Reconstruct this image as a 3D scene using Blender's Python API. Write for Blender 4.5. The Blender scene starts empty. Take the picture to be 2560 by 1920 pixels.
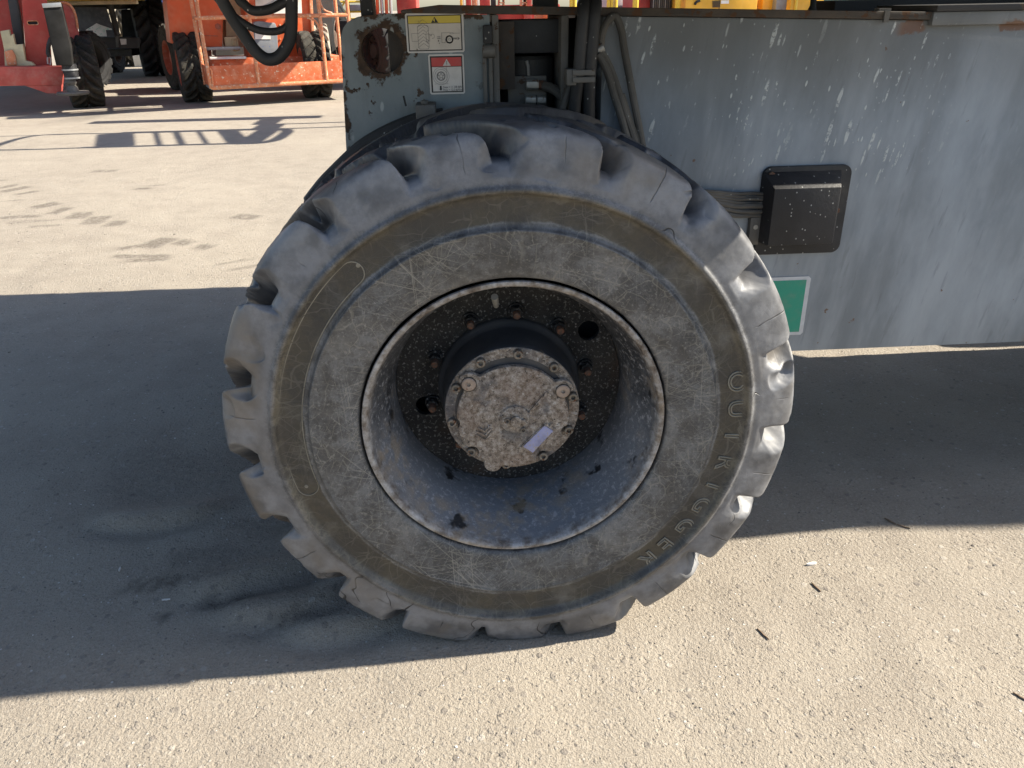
import bpy, bmesh, math, random
import numpy as np
from mathutils import Vector, Matrix
R = math.radians
SC = bpy.context.scene
COL = SC.collection
rng = random.Random(7)
nrg = np.random.default_rng(11)

# ------------------------------------------------------------------ camera
CAM = np.array([-0.0807, -1.3977, 1.3338]); YAW, PIT, ROL = 0.0544, 0.4457, -0.0191
F0 = np.array([math.sin(YAW)*math.cos(PIT), math.cos(YAW)*math.cos(PIT), -math.sin(PIT)])
R0 = np.array([math.cos(YAW), -math.sin(YAW), 0.0]); U0 = np.cross(R0, F0)
RR = R0*math.cos(ROL)+U0*math.sin(ROL); UU = U0*math.cos(ROL)-R0*math.sin(ROL)
cd = bpy.data.cameras.new('camera'); cam = bpy.data.objects.new('camera', cd); COL.objects.link(cam)
cd.sensor_fit = 'HORIZONTAL'; cd.sensor_width = 36; cd.lens = 36*1971/2560
cd.clip_start = 0.05; cd.clip_end = 2000
cam.matrix_world = Matrix(((RR[0], UU[0], -F0[0], CAM[0]), (RR[1], UU[1], -F0[1], CAM[1]), (RR[2], UU[2], -F0[2], CAM[2]), (0, 0, 0, 1)))
SC.camera = cam
SC.render.resolution_x, SC.render.resolution_y = 1024, 768

# ------------------------------------------------------------------ light
SUND = Vector((1.22, 0.066, 1.0)).normalized()
w = bpy.data.worlds.new('World'); SC.world = w; w.use_nodes = True
wn = w.node_tree; bg = wn.nodes['Background']
sky = wn.nodes.new('ShaderNodeTexSky'); sky.sky_type = 'NISHITA'; sky.sun_disc = False
sky.sun_elevation = math.asin(SUND.z); sky.sun_rotation = math.atan2(SUND.x, SUND.y)
sky.altitude = 0; sky.air_density = 1.0; sky.dust_density = 1.0
wn.links.new(sky.outputs[0], bg.inputs[0]); bg.inputs[1].default_value = 0.075
sd = bpy.data.lights.new('sun', 'SUN'); sun = bpy.data.objects.new('sun', sd); COL.objects.link(sun)
sd.energy = 5.0; sd.angle = R(0.53); sd.color = (1.0, 0.925, 0.785)
sun.rotation_euler = SUND.to_track_quat('Z', 'Y').to_euler(); sun.location = (8, 0, 8)
SC.view_settings.view_transform = 'Standard'; SC.view_settings.look = 'None'
SC.view_settings.exposure = 1.42; SC.view_settings.gamma = 1; SC.view_settings.use_curve_mapping = False

# ------------------------------------------------------------------ helpers
def at(px, py, Y):
    """point of the plane y=Y that the fitted survey pose sees at photo pixel px,py"""
    d = (px-1280)/1971*RR-(py-960)/1971*UU+F0
    t = (Y-CAM[1])/d[1]; p = CAM+d*t
    return Vector((p[0], p[1], p[2]))
def atz(px, py, z=0.0):
    d = (px-1280)/1971*RR-(py-960)/1971*UU+F0
    p = CAM+d*((z-CAM[2])/d[2]); return Vector((p[0], p[1], p[2]))

class MB:
    def __init__(s): s.v = []; s.f = []
    def add(s, vs, fs):
        o = len(s.v); s.v += [tuple(v) for v in vs]; s.f += [tuple(i+o for i in f) for f in fs]; return s
    def box(s, a, b):
        (x0, y0, z0), (x1, y1, z1) = a, b
        x0, x1 = min(x0, x1), max(x0, x1); y0, y1 = min(y0, y1), max(y0, y1); z0, z1 = min(z0, z1), max(z0, z1)
        return s.add([(x0,y0,z0),(x1,y0,z0),(x1,y1,z0),(x0,y1,z0),(x0,y0,z1),(x1,y0,z1),(x1,y1,z1),(x0,y1,z1)],
                     [(3,2,1,0),(4,5,6,7),(0,1,5,4),(1,2,6,5),(2,3,7,6),(3,0,4,7)])
    def bar(s, p, q, w, h, up=(0, 0, 1)):
        p, q = Vector(p), Vector(q); d = (q-p).normalized(); u = Vector(up)
        r = d.cross(u)
        if r.length < 1e-4: r = d.cross(Vector((0, 1, 0)))
        r.normalize(); u = r.cross(d); r *= w/2; u *= h/2
        vs = [p-r-u, p+r-u, p+r+u, p-r+u, q-r-u, q+r-u, q+r+u, q-r+u]
        return s.add(vs, [(0,1,2,3),(7,6,5,4),(0,4,5,1),(1,5,6,2),(2,6,7,3),(3,7,4,0)])
    def tube(s, path, r, n=10, caps=True, rs=None):
        P = [Vector(p) for p in path]; m = len(P); rings = []; pu = None
        for i in range(m):
            d = (P[min(i+1, m-1)]-P[max(i-1, 0)]).normalized()
            if pu is None:
                a = Vector((0, 0, 1)) if abs(d.z) < .9 else Vector((1, 0, 0)); pu = (a-d*a.dot(d)).normalized()
            else: pu = (pu-d*pu.dot(d)).normalized()
            q = d.cross(pu); rr = rs[i] if rs else r
            rings.append([P[i]+(pu*math.cos(2*math.pi*k/n)+q*math.sin(2*math.pi*k/n))*rr for k in range(n)])
        vs = [v for g in rings for v in g]; fs = []
        for i in range(m-1):
            for k in range(n):
                a = i*n+k; b = i*n+(k+1) % n; fs.append((a, b, b+n, a+n))
        if caps: fs.append(tuple(range(n))[::-1]); fs.append(tuple((m-1)*n+k for k in range(n)))
        return s.add(vs, fs)
    def cyl(s, p, q, r, n=24, r2=None): return s.tube([p, q], r, n, True, [r, r if r2 is None else r2])
    def lathe(s, prof, n=64, c=(0, 0, 0), ax='Y', close=False):
        """prof: (radius, along-axis)"""
        vs = []; fs = []; m = len(prof)
        for k in range(n):
            t = 2*math.pi*k/n; co, si = math.cos(t), math.sin(t)
            for r, a in prof:
                if ax == 'Y': p = (r*co, a, r*si)
                elif ax == 'X': p = (a, r*co, r*si)
                else: p = (r*co, r*si, a)
                vs.append((p[0]+c[0], p[1]+c[1], p[2]+c[2]))
        for k in range(n):
            for i in range(m-1):
                a = k*m+i; b = ((k+1) % n)*m+i; fs.append((a, a+1, b+1, b))
        return s.add(vs, fs)
    def prism(s, poly, y0, y1):
        """polygon of (x, z) extruded along y"""
        n = len(poly); vs = [(x, y0, z) for x, z in poly]+[(x, y1, z) for x, z in poly]
        fs = [tuple(range(n)), tuple(range(2*n-1, n-1, -1))]
        for i in range(n): j = (i+1) % n; fs.append((j, i, i+n, j+n))
        return s.add(vs, fs)
    def prismx(s, poly, x0, x1):
        n = len(poly); vs = [(x0, y, z) for y, z in poly]+[(x1, y, z) for y, z in poly]
        fs = [tuple(range(n)), tuple(range(2*n-1, n-1, -1))]
        for i in range(n): j = (i+1) % n; fs.append((j, i, i+n, j+n))
        return s.add(vs, fs)
    def build(s, name, mat, parent=None, bevel=0, seg=2, sharp=35, base=None):
        me = bpy.data.meshes.new(name)
        b = Vector((0, 0, 0))
        if parent is not None: b = wloc(parent)
        if base is not None: b = Vector(base)
        me.from_pydata([(v[0]-b.x, v[1]-b.y, v[2]-b.z) for v in s.v], [], s.f)
        finish(me, bevel, seg, sharp)
        me.materials.append(mat)
        o = bpy.data.objects.new(name, me); COL.objects.link(o)
        if parent is not None:
            o.parent = parent
            if base is not None: o.location = b-wloc(parent)
        elif base is not None: o.location = b
        return o

def wloc(o):
    l = Vector(o.location)
    while o.parent is not None: o = o.parent; l = l+o.location
    return l
def finish(me, bevel, seg=2, sharp=35):
    bm = bmesh.new(); bm.from_mesh(me)
    bmesh.ops.recalc_face_normals(bm, faces=bm.faces)
    if bevel > 0:
        es = [e for e in bm.edges if len(e.link_faces) == 2 and e.calc_face_angle(0) > R(30)]
        bmesh.ops.bevel(bm, geom=es, offset=bevel, segments=seg, affect='EDGES', profile=0.6, clamp_overlap=True)
    bm.to_mesh(me); bm.free()
    for p in me.polygons: p.use_smooth = True
    me.set_sharp_from_angle(angle=R(sharp))
def grid_obj(name, V, F, mat, parent=None, smooth=True, sharp=None):
    """numpy mesh, V (n,3) local to the parent, F (m,4)"""
    me = bpy.data.meshes.new(name)
    me.vertices.add(len(V)); me.vertices.foreach_set('co', V.astype(np.float32).ravel())
    me.loops.add(F.size); me.loops.foreach_set('vertex_index', F.astype(np.int32).ravel())
    me.polygons.add(len(F)); me.polygons.foreach_set('loop_start', np.arange(0, F.size, 4, dtype=np.int32))
    me.polygons.foreach_set('loop_total', np.full(len(F), 4, np.int32))
    me.polygons.foreach_set('use_smooth', np.full(len(F), smooth))
    me.update(calc_edges=True); me.validate()
    me.materials.append(mat)
    o = bpy.data.objects.new(name, me); COL.objects.link(o)
    if parent is not None: o.parent = parent
    return o
def empty(name, loc, label, cat, group=None):
    o = bpy.data.objects.new(name, None); COL.objects.link(o); o.location = loc; o.empty_display_size = .2
    o['label'] = label; o['category'] = cat
    if group: o['group'] = group
    return o
def tag(o, label, cat, group=None):
    o['label'] = label; o['category'] = cat
    if group: o['group'] = group
    return o
def dup(o, parent, loc):
    c = o.copy(); COL.objects.link(c); c.parent = parent; c.location = loc
    for ch in o.children:
        d = ch.copy(); COL.objects.link(d); d.parent = c
    return c
def catmull(P, n):
    P = [np.array(p, float) for p in P]; out = []
    P = [2*P[0]-P[1]]+P+[2*P[-1]-P[-2]]
    for i in range(1, len(P)-2):
        for k in range(n):
            t = k/n; a, b, c, d = P[i-1], P[i], P[i+1], P[i+2]
            out.append(.5*((2*b)+(-a+c)*t+(2*a-5*b+4*c-d)*t*t+(-a+3*b-3*c+d)*t**3))
    out.append(P[-2]); return np.array(out)
def hsh(i, j, k):
    n = (i*374761393+j*668265263+k*2147483647 % 1000003+k*1274126177) & 0xffffffff
    n = ((n ^ (n >> 13))*1274126177) & 0xffffffff
    return ((n ^ (n >> 16)) & 0xffff)/65535.0
def vnoise(P):
    P = np.asarray(P, float); I = np.floor(P).astype(np.int64); f = P-I; f = f*f*(3-2*f)
    x, y, z = I[..., 0], I[..., 1], I[..., 2]; r = 0
    for a in (0, 1):
        for b in (0, 1):
            for c in (0, 1):
                wgt = (f[..., 0] if a else 1-f[..., 0])*(f[..., 1] if b else 1-f[..., 1])*(f[..., 2] if c else 1-f[..., 2])
                r = r+wgt*hsh(x+a, y+b, z+c)
    return r
def fbm(P, o=3): return sum(vnoise(np.asarray(P)*2**i+7.3*i)*.5**i for i in range(o))/sum(.5**i for i in range(o))
def sstep(a, b, x): t = np.clip((x-a)/(b-a), 0, 1); return t*t*(3-2*t)

# ------------------------------------------------------------------ materials
class NT:
    def __init__(s, name):
        s.m = bpy.data.materials.new(name); s.m.use_nodes = True; s.t = s.m.node_tree; s.b = s.t.nodes['Principled BSDF']
        s.tc = s.t.nodes.new('ShaderNodeTexCoord'); s.P = s.tc.outputs['Object']
    def set(s, sock, v):
        if isinstance(v, bpy.types.NodeSocket): s.t.links.new(v, sock)
        elif isinstance(v, (tuple, list)) and len(v) == 3 and sock.type == 'RGBA': sock.default_value = (*v, 1)
        else: sock.default_value = v
    def map(s, loc=(0, 0, 0), rot=(0, 0, 0), sc=(1, 1, 1), vec=None):
        n = s.t.nodes.new('ShaderNodeMapping'); s.set(n.inputs[0], vec or s.P)
        n.inputs[1].default_value = loc; n.inputs[2].default_value = rot; n.inputs[3].default_value = sc; return n.outputs[0]
    def noise(s, scale, detail=3, rough=.55, vec=None, dist=0):
        n = s.t.nodes.new('ShaderNodeTexNoise'); s.set(n.inputs['Vector'], vec or s.P)
        n.inputs['Scale'].default_value = scale; n.inputs['Detail'].default_value = detail
        n.inputs['Roughness'].default_value = rough; n.inputs['Distortion'].default_value = dist; return n.outputs[0]
    def voro(s, scale, feat='F1', vec=None, rand=1, out=0):
        n = s.t.nodes.new('ShaderNodeTexVoronoi'); n.feature = feat; s.set(n.inputs['Vector'], vec or s.P)
        n.inputs['Scale'].default_value = scale; n.inputs['Randomness'].default_value = rand; return n.outputs[out]
    def math(s, op, a, b=0, c=None, clamp=False):
        n = s.t.nodes.new('ShaderNodeMath'); n.operation = op; n.use_clamp = clamp
        s.set(n.inputs[0], a); s.set(n.inputs[1], b)
        if c is not None: s.set(n.inputs[2], c)
        return n.outputs[0]
    def ss(s, x, a, b, lo=0., hi=1.):
        n = s.t.nodes.new('ShaderNodeMapRange'); n.interpolation_type = 'SMOOTHSTEP'; s.set(n.inputs[0], x)
        n.inputs[1].default_value = a; n.inputs[2].default_value = b; n.inputs[3].default_value = lo; n.inputs[4].default_value = hi
        return n.outputs[0]
    def ramp(s, fac, stops, mode='LINEAR'):
        n = s.t.nodes.new('ShaderNodeValToRGB'); s.set(n.inputs[0], fac); e = n.color_ramp.elements; n.color_ramp.interpolation = mode
        while len(e) < len(stops): e.new(.5)
        for i, (p, c) in enumerate(stops): e[i].position = p; e[i].color = (*c, 1) if len(c) == 3 else c
        return n.outputs[0]
    def mix(s, fac, a, b, mode='MIX'):
        n = s.t.nodes.new('ShaderNodeMix'); n.data_type = 'RGBA'; n.blend_type = mode; n.clamp_factor = True
        s.set(n.inputs[0], fac); s.set(n.inputs[6], a); s.set(n.inputs[7], b); return n.outputs[2]
    def xyz(s, vec=None):
        n = s.t.nodes.new('ShaderNodeSeparateXYZ'); s.set(n.inputs[0], vec or s.P); return n.outputs
    def attr(s, name):
        n = s.t.nodes.new('ShaderNodeAttribute'); n.attribute_name = name; return n.outputs['Fac']
    def warp(s, amt, scale, vec=None):
        n = s.t.nodes.new('ShaderNodeTexNoise'); s.set(n.inputs['Vector'], vec or s.P); n.inputs['Scale'].default_value = scale; n.inputs['Detail'].default_value = 3
        v = s.t.nodes.new('ShaderNodeVectorMath'); v.operation = 'MULTIPLY_ADD'; s.t.links.new(n.outputs[1], v.inputs[0]); v.inputs[1].default_value = (amt,)*3; s.set(v.inputs[2], vec or s.P); return v.outputs[0]
    def bump(s, h, strength=1, dist=.01, nrm=None):
        n = s.t.nodes.new('ShaderNodeBump'); n.inputs['Strength'].default_value = strength; n.inputs['Distance'].default_value = dist
        s.set(n.inputs['Height'], h)
        if nrm is not None: s.set(n.inputs['Normal'], nrm)
        return n.outputs[0]
    def out(s, col=None, rough=None, metal=None, nrm=None, spec=None):
        b = s.b
        if col is not None: s.set(b.inputs['Base Color'], col)
        if rough is not None: s.set(b.inputs['Roughness'], rough)
        if metal is not None: s.set(b.inputs['Metallic'], metal)
        if nrm is not None: s.set(b.inputs['Normal'], nrm)
        if spec is not None: b.inputs['Specular IOR Level'].default_value = spec
        return s.m

def worn(name, col, rough=.5, wear=(.25, .14, .08), amount=.62, scale=9, dust=.35, dustc=(.34, .29, .22), spec=.4, metal=0.0):
    """painted or plain metal with dust, chips and slight colour drift"""
    n = NT(name)
    a = n.noise(scale*.35, 3); c2 = tuple(min(1, x*1.18+.01) for x in col); c1 = tuple(x*.82 for x in col)
    c = n.mix(n.ss(a, .3, .7), c1, c2)
    c = n.mix(n.math('MULTIPLY', n.ss(n.noise(scale*1.3, 5, .6), .42, .75), dust), c, dustc)
    chip = n.ss(n.noise(scale*2.2, 6, .68), amount, amount+.03)
    c = n.mix(chip, c, wear)
    bp = n.bump(n.math('SUBTRACT', n.noise(scale*14, 3), chip), .25, .002)
    return n.out(c, n.math('ADD', n.math('MULTIPLY', chip, .3), rough), metal, bp, spec)

def m_ground():
    n = NT('ground_dust'); 
    big = n.noise(.7, 5, .6); mid = n.noise(4.5, 6, .66); fin = n.noise(125, 5, .66); gr = n.noise(300, 2, .6)
    c = n.ramp(mid, [(.25, (.225, .192, .158)), (.5, (.282, .244, .200)), (.78, (.335, .295, .243))])
    c = n.mix(n.ss(big, .35, .7), c, n.mix(.55, c, (.36, .315, .255)))
    c = n.mix(n.ss(fin, .46, .72, 0, .7), c, (.385, .35, .30))
    c = n.mix(n.ss(gr, .33, .47, .5, 0), c, (.15, .132, .115))
    vo = n.voro(95, 'F1'); vc = n.voro(95, 'F1', out=1)
    n2 = n.xyz(vc)
    peb = n.math('MULTIPLY', n.ss(vo, .22, .36, 1, 0), n.ss(n2[0], .86, .9))
    c = n.mix(n.math('MULTIPLY', peb, .8), c, n.ramp(n2[1], [(0, (.15, .135, .125)), (.45, (.23, .205, .18)), (.8, (.42, .39, .35)), (1, (.6, .58, .55))]))
    # big exposed stones of the worn surface
    v2 = n.voro(42, 'F1', n.map(sc=(1, 1, .2))); v2c = n.xyz(n.voro(42, 'F1', n.map(sc=(1, 1, .2)), out=1))
    st = n.math('MULTIPLY', n.ss(v2, .25, .38, 1, 0), n.ss(v2c[0], .72, .8))
    c = n.mix(n.math('MULTIPLY', st, .6), c, n.ramp(v2c[1], [(0, (.15, .133, .122)), (.7, (.31, .275, .235)), (1, (.44, .41, .37))]))
    pr = n.attr('print')  # tread prints, and dark soil patches that also carry shade
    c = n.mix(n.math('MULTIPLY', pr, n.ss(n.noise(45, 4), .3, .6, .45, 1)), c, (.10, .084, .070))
    st2 = n.attr('oil')
    c = n.mix(st2, c, (.045, .043, .042))
    h = n.math('ADD', n.math('MULTIPLY', fin, 1.1), n.math('ADD', n.math('MULTIPLY', gr, .35), n.math('ADD', n.math('MULTIPLY', peb, .35), n.math('MULTIPLY', st, .25))))
    pit = n.ss(n.noise(38, 3, .5), .33, .42, 1, 0)
    h = n.math('SUBTRACT', h, n.math('MULTIPLY', pit, .30))
    return n.out(c, .93, 0, n.bump(h, 1.0, .0062), .25)

def scratches(n, vec, seeds, scale=3.2, thr=.665):
    tot = None
    for i, (ax, ang) in enumerate(seeds):
        rot = [0, 0, 0]; rot[ax] = ang
        v = n.map((3.1*i, 1.7*i, 2.3*i), tuple(rot), (1, 1, 1), vec)
        v = n.map(sc=(3.6, 3.6, 330), vec=v)
        s = n.noise(scale/3.2, 2, .5, v, .25)
        s = n.ss(s, thr, thr+.035)
        tot = s if tot is None else n.math('MAXIMUM', tot, s)
    return tot

def m_tyre():
    n = NT('worn_rubber'); x = n.xyz()
    r = n.math('SQRT', n.math('ADD', n.math('MULTIPLY', x[0], x[0]), n.math('MULTIPLY', x[2], x[2])))
    nz = n.noise(11, 6, .68); r2 = n.math('ADD', r, n.math('MULTIPLY', n.math('SUBTRACT', nz, .5), .022))
    base = n.ramp(n.ss(r2, .30, .60), [(0, (.122, .126, .134)), (.28, (.10, .103, .108)), (.340, (.105, .107, .113)), (.353, (.165, .17, .18)), (.372, (.050, .044, .032)),
                                       (.44, (.040, .035, .025)), (.57, (.048, .041, .029)), (.625, (.135, .118, .086)), (.67, (.150, .152, .162)), (.8, (.178, .183, .198)), (1, (.19, .19, .196))])
    face = n.ss(r, .485, .50, 1, 0)
    # scuffed dark patches where the dust has been rubbed off
    c = n.mix(n.math('MULTIPLY', n.ss(n.noise(10, 7, .74), .42, .58), n.math('MULTIPLY_ADD', face, .50, .40)), base, n.mix(.76, base, (.018, .018, .020)))
    c = n.mix(n.math('MULTIPLY', n.ss(n.noise(48, 5, .72), .46, .62), n.math('MULTIPLY_ADD', face, .42, .16)), c, n.mix(.68, c, (.014, .014, .015)))
    blot = n.math('MULTIPLY', n.ss(n.noise(6.5, 4, .5, n.map((5, 1, 2))), .50, .66), n.ss(r, .49, .52))
    c = n.mix(n.math('MULTIPLY', blot, .74), c, (.042, .043, .049))
    soft = n.math('MULTIPLY', n.ss(n.noise(15, 3, .5, n.map((1, 8, 6))), .46, .66), n.ss(r, .49, .52))
    c = n.mix(n.math('MULTIPLY', soft, .6), c, (.040, .041, .046))
    g1 = n.noise(210, 4, .75); g2 = n.noise(150, 3, .7, n.map((3, 3, 3)))
    c = n.mix(n.math('MULTIPLY', n.ss(g1, .48, .36), n.math('MULTIPLY', face, .4)), c, (.014, .014, .015))
    c = n.mix(n.math('MULTIPLY', n.ss(g2, .55, .68), n.math('MULTIPLY', n.ss(r, .415, .405), .28)), c, (.33, .325, .315))
    wide = n.math('MULTIPLY', n.ss(n.noise(2.6, 3, .5, n.map((4, 4, 1))), .42, .62), face)
    c = n.mix(n.math('MULTIPLY', wide, .5), c, n.mix(.5, c, (.028, .025, .019)))
    # pale dust caught in scuffs
    c = n.mix(n.math('MULTIPLY', n.ss(n.noise(7, 6, .68, n.map((2, 7, 4))), .50, .72), .30), c, (.25, .24, .222))
    c = n.mix(n.math('MULTIPLY', n.ss(n.noise(95, 4, .72), .56, .72), n.math('MULTIPLY', n.ss(r, .415, .405), .4)), c, (.30, .285, .255))
    hair = None
    for k, (sc_, th) in enumerate(((10, .018), (17, .026), (29, .040))):
        e_ = n.voro(sc_, 'DISTANCE_TO_EDGE', n.map((.3*k, 0, .7*k), (0, .6*k, 0), (1, .25, 1.9-.5*k), n.warp(.09, 8)))
        e_ = n.math('MULTIPLY', n.ss(e_, th*.25, th, 1, 0), n.ss(n.noise(6+3*k, 3), .44, .62)); hair = e_ if hair is None else n.math('MAXIMUM', hair, e_)
    sc = scratches(n, n.P, [(1, .05), (1, .55), (1, 1.1), (1, 1.62), (1, 2.3), (1, 2.85)], thr=.645)
    sc = n.math('MULTIPLY', sc, n.math('MULTIPLY', n.ss(n.noise(4.2, 2), .34, .60), n.math('MULTIPLY_ADD', face, .75, .25)))
    hair = n.math('MULTIPLY', hair, n.math('MULTIPLY_ADD', face, .8, .2))
    hair = n.math('MULTIPLY', hair, n.ss(r, .428, .408, .5, 1))
    c = n.mix(n.math('MULTIPLY', hair, .26), c, (.33, .31, .26))
    inner = n.math('MULTIPLY', n.ss(r, .428, .408, .22, 1), n.ss(n.noise(3.1, 2, .5, n.map((8, 0, 3))), .40, .58, .25, 1))
    c = n.mix(n.math('MULTIPLY', n.math('MULTIPLY', sc, inner), .42), c, (.36, .34, .29))
    # curved splits in the lugs: thin level lines of a noise field, kept to a few places
    def splits(scale, seed, wd, m0):
        f = n.math('ABSOLUTE', n.math('SUBTRACT', n.noise(scale, 3, .5, n.map((seed, 0, 0))), .5))
        return n.math('MULTIPLY', n.ss(f, wd*.35, wd, 1, 0), n.ss(n.noise(5.5, 1, .5, n.map((0, seed, 3))), m0, m0+.03))
    ck = n.math('MAXIMUM', splits(4, 2.2, .004, .63), splits(6, 6.1, .005, .65))
    ang = n.math('ARCTAN2', x[2], x[0])
    rel = n.math('MULTIPLY', n.math('ADD', ang, -math.radians(82)+.045), 19/(2*math.pi))
    fr = n.math('MULTIPLY', n.math('SUBTRACT', rel, n.math('ROUND', rel)), 2*math.pi/19*.55)
    fr = n.math('ADD', fr, n.math('MULTIPLY', n.math('SUBTRACT', n.noise(24, 2), .5), .012))
    crease = n.math('MULTIPLY', n.math('MULTIPLY', n.ss(n.math('ABSOLUTE', n.math('ADD', fr, -.004)), .0004, .0017, 1, 0), n.ss(r, .512, .522)), n.math('MULTIPLY', n.ss(x[1], .045, .03), n.ss(n.noise(6, 1, .5, n.map((9, 2, 4))), .47, .53)))
    ck = n.math('MAXIMUM', ck, n.math('MULTIPLY', crease, .75))
    ck = n.math('MULTIPLY', ck, n.ss(r, .478, .492))
    c = n.mix(n.math('MULTIPLY', ck, .92), c, (.010, .010, .011))
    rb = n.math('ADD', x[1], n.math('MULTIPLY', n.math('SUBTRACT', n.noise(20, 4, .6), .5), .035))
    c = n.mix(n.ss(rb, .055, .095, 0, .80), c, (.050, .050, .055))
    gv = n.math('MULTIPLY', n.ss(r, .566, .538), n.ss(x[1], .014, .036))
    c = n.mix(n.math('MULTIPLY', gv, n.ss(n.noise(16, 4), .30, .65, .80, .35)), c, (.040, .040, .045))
    tan = n.math('MULTIPLY', n.ss(n.noise(5, 3), .50, .66), n.ss(r, .47, .53))
    c = n.mix(n.math('MULTIPLY', tan, .45), c, (.17, .14, .105))
    h = n.math('SUBTRACT', n.math('ADD', n.math('MULTIPLY', n.noise(22, 3, .5), .5), n.math('MULTIPLY', n.math('MULTIPLY', n.noise(160, 3), .14), face)), n.math('ADD', n.math('MULTIPLY', ck, 1.2), n.math('MULTIPLY', sc, .12)))
    rg = n.ss(n.noise(9, 3, .55), .35, .65, .40, .60)
    return n.out(c, rg, 0, n.bump(h, .6, .0035), .6)

def m_rim():
    n = NT('rim_paint'); x = n.xyz()
    r = n.math('SQRT', n.math('ADD', n.math('MULTIPLY', x[0], x[0]), n.math('MULTIPLY', x[2], x[2])))
    c = n.mix(n.ss(n.math('ADD', n.math('MULTIPLY', n.noise(9, 5, .65), .55), n.ss(x[2], .24, -.26, 0, .45)), .30, .68), (.036, .038, .043), (.165, .176, .197))  # lower barrel painted lighter in place of reflected sky
    c = n.mix(n.ss(n.noise(85, 5, .78), .53, .62, 0, .85), c, (.33, .33, .345))
    c = n.mix(n.ss(n.noise(11, 4, .6), .60, .66), c, (.018, .019, .022))
    lip = n.ss(n.math('ADD', r, n.math('MULTIPLY', n.math('SUBTRACT', n.noise(26, 5, .7), .5), .022)), .289, .298)
    lc = n.ramp(n.noise(42, 5, .7), [(.3, (.055, .042, .035)), (.42, (.15, .125, .105)), (.52, (.255, .24, .23)), (.68, (.40, .395, .395))])
    c = n.mix(n.math('MULTIPLY', lip, .9), c, lc)
    tan = n.math('MULTIPLY', n.ss(n.noise(4.5, 4), .52, .66), n.ss(n.noise(30, 4), .4, .6))
    c = n.mix(n.math('MULTIPLY', tan, .55), c, (.30, .235, .16))
    h = n.math('ADD', n.noise(55, 5, .7), n.math('MULTIPLY', n.noise(170, 3), .6))
    return n.out(c, .46, .1, n.bump(h, .6, .003), .55)
def m_disc():
    n = NT('disc_grit')
    g = n.noise(130, 4, .7); c = n.mix(n.ss(n.noise(9, 4), .35, .7), (.012, .012, .013), (.034, .032, .030))
    c = n.mix(n.ss(n.noise(6, 4), .55, .75, 0, .7), c, (.055, .032, .020))
    c = n.mix(n.ss(g, .55, .63, 0, .8), c, (.17, .165, .16))
    v = n.voro(125); vc = n.xyz(n.voro(125, out=1))
    d = n.math('MULTIPLY', n.ss(v, .18, .3, 1, 0), n.ss(vc[0], .78, .84))
    c = n.mix(n.math('MULTIPLY', d, .65), c, (.26, .255, .25))
    return n.out(c, .7, 0, n.bump(n.math('ADD', n.noise(45, 5, .7), g), .9, .005), .35)
def m_cover():
    n = NT('corroded_cast_cover')
    a = n.noise(48, 6, .75); b = n.noise(120, 5, .75); l = n.noise(9, 4)
    c = n.ramp(n.noise(90, 6, .8), [(.30, (.040, .034, .030)), (.41, (.16, .132, .108)), (.50, (.285, .24, .20)), (.58, (.39, .35, .31)), (.70, (.58, .55, .52))])
    c = n.mix(n.ss(l, .48, .64, 0, .5), c, n.mix(.5, c, (.17, .085, .04)))
    c = n.mix(n.ss(n.noise(12, 4, .6, n.map((3, 0, 5))), .52, .66, 0, .6), c, (.085, .093, .11))
    c = n.mix(n.ss(b, .62, .68), c, (.60, .59, .58))
    c = n.mix(n.ss(b, .41, .36), c, (.02, .019, .019))
    h = n.math('ADD', a, n.math('MULTIPLY', b, .8))
    return n.out(c, .8, .15, n.bump(h, 1.0, .006), .35)

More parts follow.
